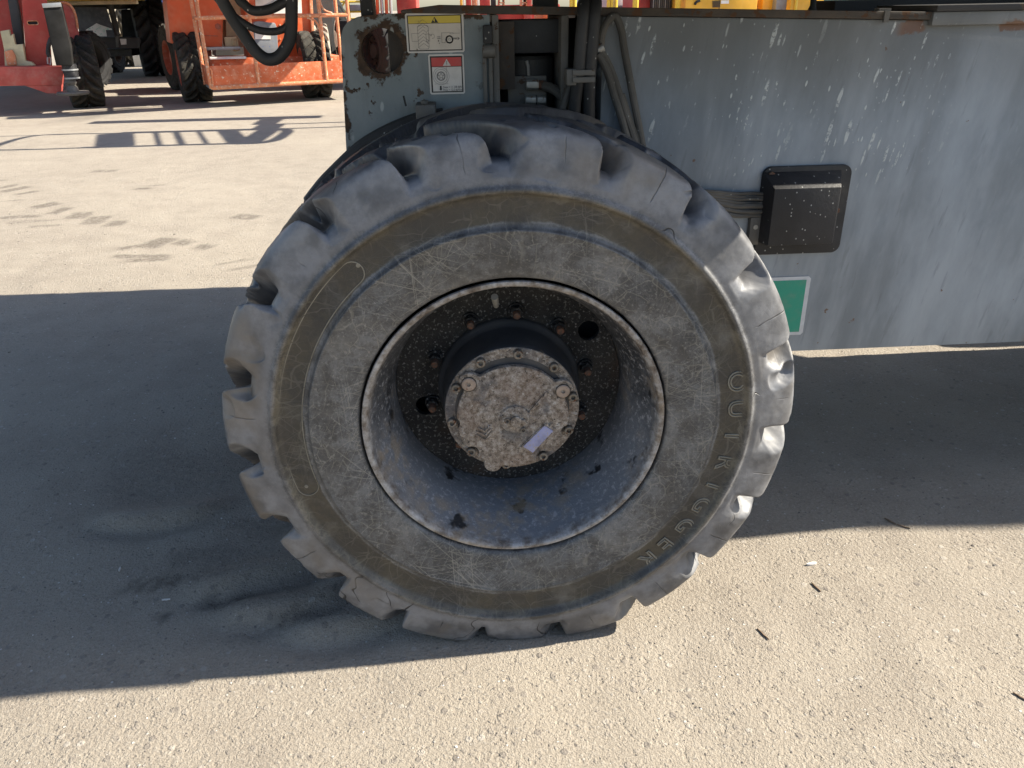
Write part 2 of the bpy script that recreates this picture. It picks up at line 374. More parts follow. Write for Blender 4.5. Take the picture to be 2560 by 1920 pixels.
def drips(n, sx=34, slant=.10, thr=.9, sz=6.5, seed=0):
    """elongated paint runs: voronoi cells stretched along z"""
    v = n.map((seed, 0, 0), (0, -slant, 0), (1, 1, 1), n.warp(.012, 14)); v = n.map(sc=(sx, 1, sz), vec=v)
    d = n.voro(1, 'F1', v); cc = n.xyz(n.voro(1, 'F1', v, out=1))
    return n.math('MULTIPLY', n.ss(d, .17, .27, 1, 0), n.ss(cc[0], thr, thr+.03))
def m_chassis():
    n = NT('chassis_paint'); x = n.xyz()
    c = n.mix(n.ss(n.noise(3.2, 6, .66, n.map(sc=(1, 1, .38), vec=n.map(rot=(0, -.08, 0)))), .34, .66), (.165, .193, .222), (.285, .325, .37))
    st = n.noise(1, 5, .6, n.map(sc=(9, 9, 1.6), vec=n.map(rot=(0, -.12, 0))))
    c = n.mix(n.ss(st, .42, .70, 0, .6), c, (.34, .38, .425))
    dk = n.noise(1, 4, .6, n.map(sc=(52, 9, 6.5), vec=n.map((4, 0, 2), (0, -.17, 0))))
    c = n.mix(n.ss(dk, .60, .70, 0, .32), c, (.105, .12, .14))
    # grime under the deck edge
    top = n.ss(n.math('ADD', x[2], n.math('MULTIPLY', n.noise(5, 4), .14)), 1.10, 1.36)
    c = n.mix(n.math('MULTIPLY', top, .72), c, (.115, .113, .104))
    rs = n.noise(1, 4, .6, n.map((9, 0, 0), (0, 0, 0), (6, 2, .9)))
    c = n.mix(n.math('MULTIPLY', n.ss(rs, .60, .72), n.ss(x[0], 1.0, 1.4, .1, .6)), c, (.17, .13, .09))
    pz = n.math('ADD', x[2], n.math('MULTIPLY', n.math('SUBTRACT', n.noise(26, 5, .7), .5), .05))
    pr_ = n.math('MULTIPLY', n.math('MULTIPLY', n.ss(pz, 1.262, 1.268), n.ss(pz, 1.292, 1.286)), n.math('MULTIPLY', n.ss(x[0], .92, .95), n.ss(n.noise(9, 2), .50, .53)))
    c = n.mix(n.math('MULTIPLY', pr_, .9), c, (.15, .075, .04))
    rsp = n.noise(30, 5, .6); c = n.mix(n.math('MULTIPLY', n.ss(rsp, .70, .73), .85), c, (.12, .06, .03))
    zone = n.math('MULTIPLY', n.math('MULTIPLY', n.ss(x[2], .86, 1.0), n.ss(x[0], 1.15, .95, .12, 1)), n.ss(n.noise(3.6, 2), .36, .52, .1, 1))
    dr = n.math('MAXIMUM', n.math('MAXIMUM', drips(n, 44, .20, .64, 7.5), drips(n, 70, .22, .72, 12, 5.3)), drips(n, 100, .18, .72, 34, 9.1))
    dr2 = n.math('MULTIPLY', drips(n, 120, .05, .92, 95, 2.2), .5)
    wob = n.ss(n.noise(70, 4, .65), .40, .54)
    m = n.math('MULTIPLY', n.math('MAXIMUM', n.math('MULTIPLY', dr, wob), dr2), n.math('MAXIMUM', zone, .05))
    c = n.mix(n.math('MULTIPLY', m, .85), c, (.48, .51, .515))
    h = n.math('ADD', n.math('MULTIPLY', n.noise(120, 3), .3), m)
    return n.out(c, n.ss(n.noise(8, 3), .3, .7, .38, .55), 0, n.bump(h, .35, .002), .45)
HOLE = at(956, 128, .54)
def m_endplate():
    n = NT('end_plate_paint'); x = n.xyz()
    c = n.mix(n.ss(n.noise(4, 5, .6), .3, .7), (.15, .18, .19), (.205, .235, .245))
    c = n.mix(n.ss(n.noise(1, 4, .6, n.map(sc=(14, 3, 3))), .55, .75, 0, .5), c, (.09, .10, .108))
    hx = n.math('SUBTRACT', x[0], HOLE.x); hz = n.math('SUBTRACT', x[2], HOLE.z)
    d = n.math('SQRT', n.math('ADD', n.math('MULTIPLY', hx, hx), n.math('MULTIPLY', hz, hz)))
    nz = n.noise(22, 6, .7)
    dn = n.math('ADD', d, n.math('MULTIPLY', n.math('SUBTRACT', nz, .5), .10))
    rust = n.ss(dn, .058, .066, 1, 0)
    e = n.math('ADD', n.math('ABSOLUTE', n.math('SUBTRACT', x[0], -.348)), n.math('MULTIPLY', n.math('SUBTRACT', n.noise(28, 5, .7), .5), .07))
    rust = n.math('MAXIMUM', rust, n.ss(e, .0, .008, 1, 0))
    et = n.math('ADD', n.math('SUBTRACT', 1.325, x[2]), n.math('MULTIPLY', n.math('SUBTRACT', n.noise(24, 5, .7), .5), .09))
    rust = n.math('MAXIMUM', rust, n.ss(et, .002, .008, 1, 0))
    # spots, thicker below the hole
    sp = n.math('MULTIPLY', n.ss(n.noise(26, 5, .62), .60, .625), n.ss(d, .10, .20, 1, .35))
    sp2 = n.ss(n.noise(48, 3, .5), .715, .73)
    rust = n.math('MAXIMUM', rust, n.math('MAXIMUM', sp, sp2))
    rc = n.ramp(n.noise(60, 5, .7), [(.3, (.026, .017, .013)), (.55, (.060, .036, .022)), (.75, (.11, .062, .034))])
    c = n.mix(rust, c, rc)
    m = drips(n, 46, .1, .88, 18)
    c = n.mix(n.math('MULTIPLY', m, .55), c, (.45, .48, .47))
    return n.out(c, n.math('ADD', n.math('MULTIPLY', rust, .35), .48), 0, n.bump(n.math('ADD', rust, n.noise(90, 4)), .5, .002), .4)

def m_black(name='black_cover', col=(.012, .012, .014), sp=.86, rough=.55):
    n = NT(name)
    c = n.mix(n.ss(n.noise(8, 4), .35, .7), col, tuple(a*1.8+.004 for a in col))
    v = n.map(sc=(1, .6, .8)); d = n.voro(150, 'F1', v); cc = n.xyz(n.voro(150, 'F1', v, out=1))
    dots = n.math('MULTIPLY', n.ss(d, .16, .3, 1, 0), n.ss(cc[0], sp, sp+.03))
    c = n.mix(n.math('MULTIPLY', dots, .8), c, (.42, .42, .40))
    c = n.mix(n.ss(n.noise(5, 5, .65), .55, .8, 0, .5), c, (.10, .088, .07))
    return n.out(c, rough, 0, n.bump(n.noise(140, 3), .3, .002), .4)

M = {}
M['ground'] = m_ground(); M['tyre'] = m_tyre(); M['rim'] = m_rim(); M['disc'] = m_disc(); M['cover'] = m_cover()
M['chassis'] = m_chassis(); M['endplate'] = m_endplate(); M['black'] = m_black()
M['hose'] = m_black('hose_rubber', (.020, .020, .021), .93, .6)
M['hose_dusty'] = m_black('dusty_hose', (.060, .056, .050), .93, .7)
M['recess'] = worn('recess_steel', (.045, .046, .046), .65, (.07, .04, .025), .62, 14, .3, (.10, .085, .065))
M['darkplate'] = m_black('dark_cross_plate', (.018, .019, .021), .88, .6)
M['hub'] = worn('hub_paint', (.032, .035, .041), .4, (.10, .08, .06), .66, 12, .25, (.14, .135, .13))
M['deck'] = worn('rusty_deck', (.050, .042, .036), .75, (.085, .045, .025), .56, 12, .5, (.12, .09, .065))
M['bracket'] = worn('bracket_steel', (.105, .10, .092), .6, (.075, .045, .028), .6, 18, .4, (.16, .14, .11))
M['zinc'] = worn('zinc_fitting', (.30, .30, .29), .45, (.20, .09, .04), .6, 30, .4, (.2, .17, .13), .5, .5)
M['bolt'] = worn('bolt_steel', (.16, .145, .125), .6, (.13, .06, .03), .56, 60, .5, (.24, .2, .15), .4, .4)
M['rustbolt'] = worn('rusted_nut', (.075, .045, .032), .8, (.17, .075, .045), .52, 70, .3, (.16, .11, .08))
M['plug'] = worn('plug_steel', (.27, .215, .18), .55, (.2, .1, .06), .62, 60, .4, (.45, .38, .32), .4, .3)
M['hexdark'] = worn('hex_recess', (.012, .011, .011), .8)
M['nameplate'] = worn('blue_name_plate', (.235, .25, .42), .5, (.34, .31, .29), .57, 90, .5, (.33, .33, .44), .4, .2)
M['counter'] = worn('turret_grey', (.2, .22, .23), .5)
M['orange'] = worn('orange_paint', (.60, .098, .024), .42, (.50, .30, .20), .70, 5, .22, (.62, .36, .22))
M['orange_worn'] = worn('faded_orange_paint', (.58, .125, .042), .5, (.70, .56, .42), .60, 9, .4, (.66, .42, .28))
M['rail'] = worn('worn_rail_paint', (.58, .20, .09), .5, (.62, .48, .36), .57, 14, .5, (.58, .36, .22))
M['red'] = worn('red_paint', (.40, .038, .027), .45, (.42, .25, .2), .69, 5, .35, (.46, .14, .10))
M['red_worn'] = worn('faded_red_paint', (.42, .07, .055), .55, (.5, .4, .36), .66, 9, .5, (.45, .2, .16))
M['white'] = worn('white_paint', (.70, .68, .64), .5, (.4, .33, .25), .7, 9, .3, (.6, .55, .46))
M['cream'] = worn('cream_mast', (.60, .53, .33), .5, (.3, .22, .12), .7, 9, .3)
M['yellow'] = worn('yellow_paint', (.78, .52, .05), .45, (.4, .3, .2), .72, 6, .25, (.6, .48, .25))
M['amber'] = worn('amber_paint', (.80, .42, .035), .4, (.4, .3, .2), .74, 6, .2, (.66, .42, .16))
M['charcoal'] = worn('charcoal_cover', (.014, .0135, .013), .75, (.06, .055, .05), .68, 10, .3, (.03, .028, .026), .15)
M['slate'] = worn('slate_plate', (.045, .055, .075), .5, (.2, .21, .22), .66, 8, .4, (.14, .15, .165))
M['dark'] = worn('dark_frame', (.035, .034, .034), .7, (.08, .06, .045), .62, 7, .35, (.07, .06, .05))
M['arrow'] = worn('arrow_white', (.62, .66, .68), .5, (.28, .52, .50), .56, 7, .4, (.5, .6, .6))
M['far_tyre'] = worn('far_tyre_rubber', (.030, .028, .024), .85, (.07, .062, .05), .60, 10, .45, (.095, .082, .062), .2)
M['black_tyre'] = worn('black_tyre_rubber', (.008, .008, .009), .8, (.03, .03, .03), .7, 10, .2, (.04, .037, .033), .3)
M['dusty_lit_tyre'] = worn('dusty_lit_rubber', (.30, .27, .22), .9, (.12, .11, .09), .6, 10, .5, (.40, .36, .30), .3)  # also used where a tread should look sunlit
M['rim_orange'] = worn('orange_rim', (.42, .09, .045), .55, (.15, .07, .04), .62, 10, .4)
M['rim_dark'] = worn('dark_rim', (.07, .045, .035), .7, (.15, .08, .05), .6, 10, .4)
M['blue'] = worn('blue_drum', (.03, .13, .48), .4, (.2, .3, .5), .72, 8, .2)
M['grey_plastic'] = worn('grey_control_box', (.20, .215, .24), .5, (.06, .13, .4), .66, 9, .4, (.33, .33, .32))
M['galv'] = worn('galvanised', (.36, .37, .38), .45, (.25, .2, .15), .7, 8, .3, (.4, .38, .34), .4, .5)
M['green'] = worn('green_container', (.10, .20, .13), .5)
M['chip'] = worn('dry_wood', (.16, .11, .075), .9, (.08, .055, .035), .55, 60, .4, (.3, .24, .17))
M['pebble'] = worn('pebble_stone', (.20, .175, .15), .9, (.08, .075, .07), .58, 40, .5, (.36, .31, .26))
def flat(name, c, rough=.45):
    n = NT(name); cc = n.mix(n.ss(n.noise(35, 4), .4, .75, 0, .22), c, (.22, .20, .17))
    cc = n.mix(n.ss(n.noise(70, 4, .65), .715, .73), cc, (.05, .035, .025))
    return n.out(cc, rough, 0, None, .4)
M['s_white'] = flat('sticker_white', (.60, .57, .54)); M['s_cream'] = flat('sticker_cream', (.56, .51, .45)); M['s_black'] = flat('sticker_black', (.016, .015, .015))
M['s_yellow'] = flat('sticker_yellow', (.60, .46, .06)); M['s_red'] = flat('sticker_red', (.52, .055, .05))
M['s_green'] = flat('sticker_green', (.018, .27, .185)); M['s_grey'] = flat('sticker_print_grey', (.16, .15, .145))
M['s_edge'] = flat('sticker_edge', (.52, .54, .57))

# ------------------------------------------------------------------ ground
def ground():
    def axis(a, b, st, lo, hi):
        m = list(np.arange(a, b+1e-6, st)); up = []; s = st; x = b
        while x < hi: s *= 1.45; x += s; up.append(x)
        dn = []; s = st; x = a
        while x > lo: s *= 1.45; x -= s; dn.append(x)
        return np.array(dn[::-1]+m+up)
    X = axis(-4.2, 2.4, .02, -500, 500); Y = axis(-1.1, 6.2, .02, -400, 900)
    gx, gy = np.meshgrid(X, Y); P = np.stack([gx, gy, 0*gx], -1)
    near = sstep(8, 4, np.abs(gx))*sstep(9, 6, gy)*sstep(-3, -1.5, gy)
    z = near*((fbm(P*2.3, 3)-.5)*.010+(fbm(P*9+3, 2)-.5)*.006)
    # loose sand pushed up in low ridges beside and in front of the tyre
    def ridge(x0, y0, x1, y1, wd, hgt, bend=0):
        d = np.array([x1-x0, y1-y0]); L = np.hypot(*d); d /= L
        u = (gx-x0)*d[0]+(gy-y0)*d[1]; v = -(gx-x0)*d[1]+(gy-y0)*d[0]-bend*np.sin(np.pi*np.clip(u/L, 0, 1))
        wob = .02*(fbm(P*14+9, 2)-.5)
        return hgt*np.exp(-((v+wob)/wd)**2)*sstep(-.05, .08, u)*sstep(L+.05, L-.08, u)
    for a in ((1000, 1225, 760, 1262), (950, 1340, 480, 1470), (880, 1470, 560, 1525), (560, 1260, 250, 1300), (1010, 1520, 700, 1560)):
        p = atz(a[0], a[1]); q = atz(a[2], a[3]); z = z+ridge(p.x, p.y, q.x, q.y, .045, .026, .03)-ridge(p.x, p.y-.065, q.x, q.y-.065, .03, .016, .03)
    flatten = np.exp(-((gx/.3)**4)-(((gy-.2)/.35)**4)); z = z*(1-flatten)
    # tyre tread prints left in the dust: dark bars in rows
    pr = np.zeros_like(gx); br = fbm(P*30, 2)
    def bar(px0, py0, px1, py1, wd, s=1.0):
        p = atz(px0, py0); q = atz(px1, py1); d = np.array([q.x-p.x, q.y-p.y]); L = max(np.hypot(*d), 1e-3); d /= L
        u = (gx-p.x)*d[0]+(gy-p.y)*d[1]; v = -(gx-p.x)*d[1]+(gy-p.y)*d[0]
        return s*sstep(wd, wd*.55, np.abs(v)+.05*(br-.5))*sstep(-.04, .03, u)*sstep(L+.04, L-.03, u)
    for a in ((0, 470, 40, 462, .05), (5, 480, 70, 466, .07), (0, 452, 12, 450, .05), (40, 486, 95, 478, .05), (85, 520, 145, 508, .09), (130, 535, 170, 520, .07), (185, 546, 212, 530, .1),
              (226, 560, 256, 540, .1), (280, 565, 300, 552, .08), (0, 545, 100, 540, .05), (20, 556, 140, 550, .04), (75, 567, 150, 563, .035), (0, 505, 60, 500, .03),
              (365, 618, 425, 595, .10), (440, 612, 475, 602, .09), (495, 622, 525, 612, .08), (285, 640, 420, 640, .05), (320, 652, 420, 646, .05), (300, 622, 365, 612, .05),
              (540, 662, 640, 645, .035), (570, 676, 660, 660, .03), (340, 472, 375, 472, .05), (375, 465, 410, 463, .04), (230, 430, 290, 428, .07), (590, 540, 640, 545, .1)):
        pr = np.maximum(pr, bar(*a, s=.75 if a[4] > .045 else .5))
    for a in ((330, 1462, 470, 1450, .035, .8), (470, 1450, 600, 1432, .03, .6), (500, 1512, 640, 1494, .035, .8), (640, 1494, 760, 1470, .03, .6), (690, 1552, 780, 1545, .03, .7), (560, 1330, 800, 1300, .09, .45), (420, 1400, 640, 1370, .06, .4)):
        pr = np.maximum(pr, bar(*a[:5], s=a[5]))
    pr = pr*sstep(.25, .6, br+.15)
    for (px, py, rx, ry, sv) in ((470, 1190, .42, .28, .42), (560, 1420, .26, .15, .40), (240, 1120, .4, .2, .2), (640, 1500, .16, .06, .45)):  # dark soil patches beside the tyre, contact shade mixed into their tone
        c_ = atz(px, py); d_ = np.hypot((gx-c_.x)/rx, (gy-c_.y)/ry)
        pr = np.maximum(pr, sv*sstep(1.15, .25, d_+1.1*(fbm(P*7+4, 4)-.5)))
    oil = np.zeros_like(gx)
    for (px, py, rx, s) in ((265, 285, .55, .55), (215, 300, .6, .5), (290, 268, .35, .5), (410, 1542, .03, .8), (300, 1480, .03, .3)):
        c = atz(px, py); d = np.hypot(gx-c.x, (gy-c.y)*(.8 if rx > .1 else 1.3))/rx
        oil = np.maximum(oil, s*sstep(1, .3, d+.9*(fbm(P*(6 if rx > .1 else 40)+2, 3)-.5)))
    global GX, GY, GZ
    GX, GY, GZ = X, Y, z
    V = np.stack([gx, gy, z], -1).reshape(-1, 3); nx, ny = len(X), len(Y)
    i = np.arange(nx*ny).reshape(ny, nx)
    F = np.stack([i[:-1, :-1], i[:-1, 1:], i[1:, 1:], i[1:, :-1]], -1).reshape(-1, 4)
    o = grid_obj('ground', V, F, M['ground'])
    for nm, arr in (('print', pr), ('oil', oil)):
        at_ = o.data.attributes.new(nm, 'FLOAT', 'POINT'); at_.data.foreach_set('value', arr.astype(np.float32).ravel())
    o['kind'] = 'structure'
ground()
def gz(x, y):
    i = int(np.clip(np.searchsorted(GX, x)-1, 0, len(GX)-2)); j = int(np.clip(np.searchsorted(GY, y)-1, 0, len(GY)-2))
    u = (x-GX[i])/(GX[i+1]-GX[i]); v = (y-GY[j])/(GY[j+1]-GY[j])
    return (GZ[j, i]*(1-u)+GZ[j, i+1]*u)*(1-v)+(GZ[j+1, i]*(1-u)+GZ[j+1, i+1]*u)*v

# ------------------------------------------------------------------ tyres
FACE = [(.300, .080), (.309, .055), (.3122, .034), (.3145, .0185), (.321, .0115), (.333, .0085), (.352, .005), (.380, .002), (.402, .000), (.4075, -.0015), (.4105, .000), (.4135, .0055), (.419, .0085),
        (.430, .0095), (.445, .0095), (.460, .009), (.468, .0075), (.4735, .003), (.4775, -.003), (.4825, -.0045), (.487, -.002), (.490, .001), (.496, .002), (.501, .0025)]
BASE = [(.505, .003), (.519, .010), (.528, .025), (.5305, .048), (.527, .08), (.522, .12), (.519, .18), (.521, .235)]
LUG = [(.505, .003), (.534, .0075), (.561, .0130), (.5765, .0205), (.584, .037), (.588, .078), (.590, .15), (.590, .235)]
def tyre_grid(nl, per, sub, seed, phase, hi=True):
    n = np.random.default_rng(seed)
    fb = np.array(FACE); 
    if not hi: fb = fb[::3]
    fb = catmull(fb, 2 if hi else 1)
    b = catmull(BASE, sub); l = catmull(LUG, sub)
    b = np.vstack([fb, b]); l = np.vstack([fb, l])
    def mir(a): m = a[:-1][::-1].copy(); m[:, 1] = .47-m[:, 1]; return np.vstack([a, m])
    b, l = mir(b), mir(l); ns = len(b); nt = nl*per
    th = np.linspace(0, 2*np.pi, nt, endpoint=False)[:, None]
    yl = l[None, :, 1]; side = (yl > .235); yy = np.where(side, .47-yl, yl)
    pitch = 2*np.pi/nl
    shift = 1.95*np.clip(yy-.014, 0, None)-.03
    rel = (th-phase-shift-np.where(side, pitch/2, 0))/pitch
    k = np.round(rel); off = (rel-k)*pitch*.575
    ki = ((k.astype(int) % nl)+np.where(side, nl, 0))
    jw = n.normal(0, .0045, 2*nl)[ki]; jo = n.normal(0, .005, 2*nl)[ki]; jh = n.uniform(.93, 1.03, 2*nl)[ki]
    hw = .0738-.020*sstep(.02, .12, yy)+jw
    oo = off+jo; k2 = 1 if hi else 1.4
    if hi:
        P3 = np.stack([l[None, :, 0]*np.cos(th), np.broadcast_to(yl, th.shape[:1]+yl.shape[1:]), l[None, :, 0]*np.sin(th)], -1)
        hw = hw+(fbm(P3*15, 2)-.5)*.008+(fbm(P3*52+3, 2)-.5)*.006-np.clip(fbm(P3*13+17, 2)-.66, 0, 1)*.2
    fL, fR = .032*k2, .008*k2
    def lin(d, f): return np.clip(d/f+.45, 0, 1)
    m = np.minimum(np.minimum(lin(hw-oo, fL), lin(hw+oo, fR)), lin(.212-yy, .018))*jh
    P = b[None]*(1-m[..., None])+l[None]*m[..., None]
    r, y = P[..., 0], P[..., 1]
    x3 = np.stack([r*np.cos(th), y, r*np.sin(th)], -1)
    if hi:
        q = sstep(.49, .52, r)
        nz = (fbm(x3*9, 2)-.5)*.003*q+(fbm(x3*24, 2)-.5)*.0014*q+(fbm(x3*90+5, 2)-.5)*.0016*q+(fbm(x3*9, 2)-.5)*.004
        tear = np.clip(fbm(x3*16+31, 2)-.66, 0, 1)*.12*q
        r = r+nz*.8-tear; y = y+nz*.6*np.where(side, -1, 1)
        x3 = np.stack([r*np.cos(th), y, r*np.sin(th)], -1)
    i = np.arange(nt*ns).reshape(nt, ns); j = np.roll(i, -1, 0)
    F = np.stack([i[:, :-1], i[:, 1:], j[:, 1:], j[:, :-1]], -1).reshape(-1, 4)
    return x3.reshape(-1, 3), F

# ------------------------------------------------------------------ grey boom lift (foreground)
lift = empty('boom_lift', (0, 0, 0), 'large grey boom lift whose big worn tyre and rust-spotted chassis fill the foreground', 'boom lift')
WC = Vector((0, 0, .562))
def polar(r, a, y): a = R(a); return Vector((r*math.cos(a), y, WC.z+r*math.sin(a)))
def main_wheel():
    # rim: lip, concave barrel, back tube
    rim = MB().lathe([(.294, .075), (.303, .040), (.3085, .024), (.3095, .018), (.308, .0145), (.3035, .0135), (.299, .016), (.2965, .021), (.295, .028), (.292, .040),
                      (.286, .060), (.277, .085), (.268, .112), (.261, .140), (.2565, .165), (.2545, .185), (.2545, .225), (.258, .30), (.300, .40), (.308, .45), (.300, .456), (.25, .40), (.25, .24)], 160, (0, 0, WC.z))
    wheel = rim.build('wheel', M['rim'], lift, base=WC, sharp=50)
    V, F = tyre_grid(19, 72, 10, 3, R(85-3))
    zf = V[:, 2] < -.5585
    V[:, 2] = np.where(zf, -.5585+(V[:, 2]+.5585)*.05, V[:, 2])
    bul = sstep(-.33, -.5, V[:, 2])*.010; V[:, 1] += np.where(V[:, 1] < .235, -bul, bul)
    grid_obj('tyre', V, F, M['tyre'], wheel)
    # disc with two round holes
    def ring(c, r, n, rev=False): return [(c[0]+r*math.cos(2*math.pi*k/n), c[1]+r*math.sin(2*math.pi*k/n)) for k in range(n)]
    bm = bmesh.new(); loops = [ring((0, 0), .2535, 96)]
    for a, rr in ((34, .217), (-166, .197), (-100, .21)):
        loops.append(ring((rr*math.cos(R(a)), rr*math.sin(R(a))), .0235, 24))
    es = []
    for lp in loops:
        vs = [bm.verts.new((p[0], 0, p[1])) for p in lp]
        es += [bm.edges.new((vs[i], vs[(i+1) % len(vs)])) for i in range(len(vs))]
    bmesh.ops.triangle_fill(bm, edges=es, use_beauty=True)
    g = bmesh.ops.extrude_face_region(bm, geom=list(bm.faces)); 
    for v in g['geom']:
        if isinstance(v, bmesh.types.BMVert): v.co.y += .016
    bmesh.ops.recalc_face_normals(bm, faces=bm.faces)
    me = bpy.data.meshes.new('wheel_disc'); bm.to_mesh(me); bm.free(); me.materials.append(M['disc'])
    o = bpy.data.objects.new('wheel_disc', me); COL.objects.link(o); o.parent = wheel; o.location = (0, .219, 0)
    # hub motor housing
    h = MB().lathe([(.160, .2185), (.160, .209), (.155, .203), (.149, .198), (.1465, .188), (.1455, .13), (.1445, .105), (.1425, .094), (.139, .0905), (.128, .090), (0.0001, .090)], 96, WC)
    h.build('hub', M['hub'], wheel, sharp=50)
    # ring flange and raised cover
    def outline(r0):
        pts = []
        for k in range(180):
            a = 2*k; x, z = r0*math.cos(R(a)), r0*math.sin(R(a))+(-.012)
            rr = math.hypot(x, z); aa = math.degrees(math.atan2(z, x))
            for (ea, er, ew) in ((141.7, .138, 13), (23.4, .139, 13), (-110, .151, 8.5)):
                dd = abs((aa-ea+180) % 360-180)
                if dd < ew: rr = max(rr, rr+(er-rr)*math.sqrt(max(0, 1-(dd/ew)**2)))
            for ba in (119, 84, 48, 153, 12, -170.5, -23.4, -134, -60):
                dd = abs((aa-ba+180) % 360-180)
                if dd < 7.2: rr = min(rr, .131-.017*math.sqrt(max(0, 1-(dd/7.2)**2)))
            pts.append((rr*math.cos(R(aa)), WC.z+rr*math.sin(R(aa))))
        return pts
    MB().prism(outline(.119), .0745, .0895).build('hub_cover', M['cover'], wheel, bevel=.003)
    fl = MB().lathe([(.1215, .0893), (.1415, .0893), (.143, .0915)], 96, WC); fl.build('cover_flange', M['cover'], wheel)
    # centre boss, ribs and emblem cast into the cover
    b = MB().lathe([(.0001, .0655), (.026, .066), (.031, .069), (.0325, .076)], 40, (0.004, 0, WC.z-.014)); b.build('centre_boss', M['cover'], wheel)
    b = MB()
    for c, rr in (((.0, -.02), .0065), ((.020, -.016), .006)):
        b.lathe([(.0001, .0615), (rr*.8, .0617), (rr, .064), (rr, .068)], 16, (c[0]+.002, 0, WC.z+c[1]))
    b.cyl((.006, .067, WC.z-.015), (.006, .060, WC.z-.015), .012, 20); b.build('boss_pins', M['cover'], wheel, bevel=.001)
    for c in ((-.013, -.013), (.021, -.037)):
        s = MB().lathe([(.0035, .068), (.0035, .0618), (.0055, .0615), (.0063, .0625), (.0063, .068)], 18, (c[0], 0, WC.z+c[1])); s.build('roll_pin', M['bolt'], wheel)
    b = MB(); d1 = Vector((.055, 0, .068)).normalized(); n1 = Vector((-d1.z, 0, d1.x))
    o1 = Vector((.030, 0, WC.z-.062))
    for t in (.052, -.004):
        p = o1+n1*(t-.018); b.bar(p+Vector((0, .073, 0)), p+d1*(.112 if t > 0 else .06)+Vector((0, .073, 0)), .006, .004, (0, 1, 0))
    b.build('cover_rib', M['cover'], wheel, bevel=.001)
    q = [(.067, -.031), (.0865, -.045), (.041, -.098), (.020, -.081)]
    fr = MB(); cx = sum(p[0] for p in q)/4; cz = sum(p[1] for p in q)/4
    ex = [(cx+(p[0]-cx)*1.2, WC.z+cz+(p[1]-cz)*1.13) for p in q]; fr.prism(ex, .0715, .0745); fr.build('plate_frame', M['cover'], wheel, bevel=.0012)
    MB().prism([(cx+(p[0]-cx)*.97, WC.z+cz+(p[1]-cz)*.97) for p in q], .0695, .0714).build('name_plate', M['nameplate'], wheel, bevel=.0006)
    b = MB()
    for k in range(3):   # cast chevron emblem
        o2 = Vector((-.060, 0, WC.z-.062+.0105*k)); s = .024-.003*k
        for dx, dz in ((-.8, .55), (.62, .8)):
            b.bar(o2+Vector((0, .073, 0)), o2+Vector((dx*s, .073, dz*s)), .0035, .004, (0, 1, 0))
    b.build('cast_emblem', M['cover'], wheel, bevel=.0008)
    # socket head bolts round the flange
    def socket(name, c, r, y0, y1, mat, hexr):
        s = MB(); pr = [(r, y1), (r, y0+.0015), (r*.86, y0), (hexr*1.05, y0), (hexr, y0+.0005), (hexr*.9, y0+.006), (.0001, y0+.006)]
        s.lathe(pr, 24, (c[0], 0, WC.z+c[1])); return s.build(name, mat, wheel)
    for a in (119, 84, 48, 153, 12, -170.5, -23.4, -134, -60, -97):
        socket('cover_bolt', (.1312*math.cos(R(a)), .1312*math.sin(R(a))), .0098, .0775, .089, M['bolt'], .0048)
    for c in ((-.090, .071), (.106, .046)):
        MB().lathe([(.0165, .0738), (.0165, .0725), (.0155, .0722)], 28, (c[0], 0, WC.z+c[1])).build('plug_seat', M['hexdark'], wheel)
        socket('drain_plug', c, .0148, .0712, .076, M['plug'], .0042)
    # wheel nuts with studs
    for k in range(10):
        a = 84+36*k if k not in (1, 9) else 84+36*k+(-3 if k == 1 else 3)
        c = polar(.1785, a, 0); s = MB()
        s.lathe([(.0001, .212), (.0175, .212), (.0175, .2185)], 24, (c.x, 0, c.z))
        hexp = [(c.x+.0145*math.cos(R(60*i+17*k)), c.z+.0145*math.sin(R(60*i+17*k))) for i in range(6)]; s.prism(hexp, .194, .2125)
        nut = s.build('wheel_nut', M['disc'], wheel, bevel=.0012)
        s = MB().lathe([(.0001, .176), (.0068, .1765), (.0082, .1785), (.0082, .195)], 16, (c.x, 0, c.z)); s.build('wheel_stud', M['rustbolt'], wheel)
    p = polar(.252, 97, .10); q = polar(.222, 97, .128); v = MB().tube([p, p+(q-p)*.55, q], .006, 10, True, [.0072, .0066, .0052]); v.build('valve_stem', M['zinc'], wheel)
    # moulded lettering on the sidewall
    for ch, ang in zip('OUTRIGGER', (10.4, 2.6, -5.4, -13.6, -21.2, -27.9, -35.6, -43.2, -49.8)):
        cu = bpy.data.curves.new('letter', 'FONT'); cu.body = ch; cu.size = .056; cu.fill_mode = 'NONE'; cu.bevel_depth = .0021; cu.bevel_resolution = 0; cu.align_x = 'CENTER'; cu.resolution_u = 4
        to = bpy.data.objects.new('letter_tmp', cu); COL.objects.link(to)
        dg = bpy.context.evaluated_depsgraph_get(); me = bpy.data.meshes.new_from_object(to.evaluated_get(dg)); bpy.data.objects.remove(to)
        V = np.zeros(len(me.vertices)*3); me.vertices.foreach_get('co', V); V = V.reshape(-1, 3)
        rr = .441+V[:, 1]*.95; aa = R(ang)-V[:, 0]*1.05/.46
        W_ = np.stack([rr*np.cos(aa), .0088-V[:, 2], rr*np.sin(aa)], -1)
        me.vertices.foreach_set('co', W_.ravel().astype(np.float32)); me.materials.clear(); me.materials.append(M['letter'])
        o = bpy.data.objects.new('letter', me); COL.objects.link(o); o.parent = wheel
    # raised oval badge border on the left of the sidewall
    path = []
    for k in range(41): a = R(131+k*1.6); path.append((.4685*math.cos(a), .0085, WC.z+.4685*math.sin(a)))
    ac = R(131+64); 
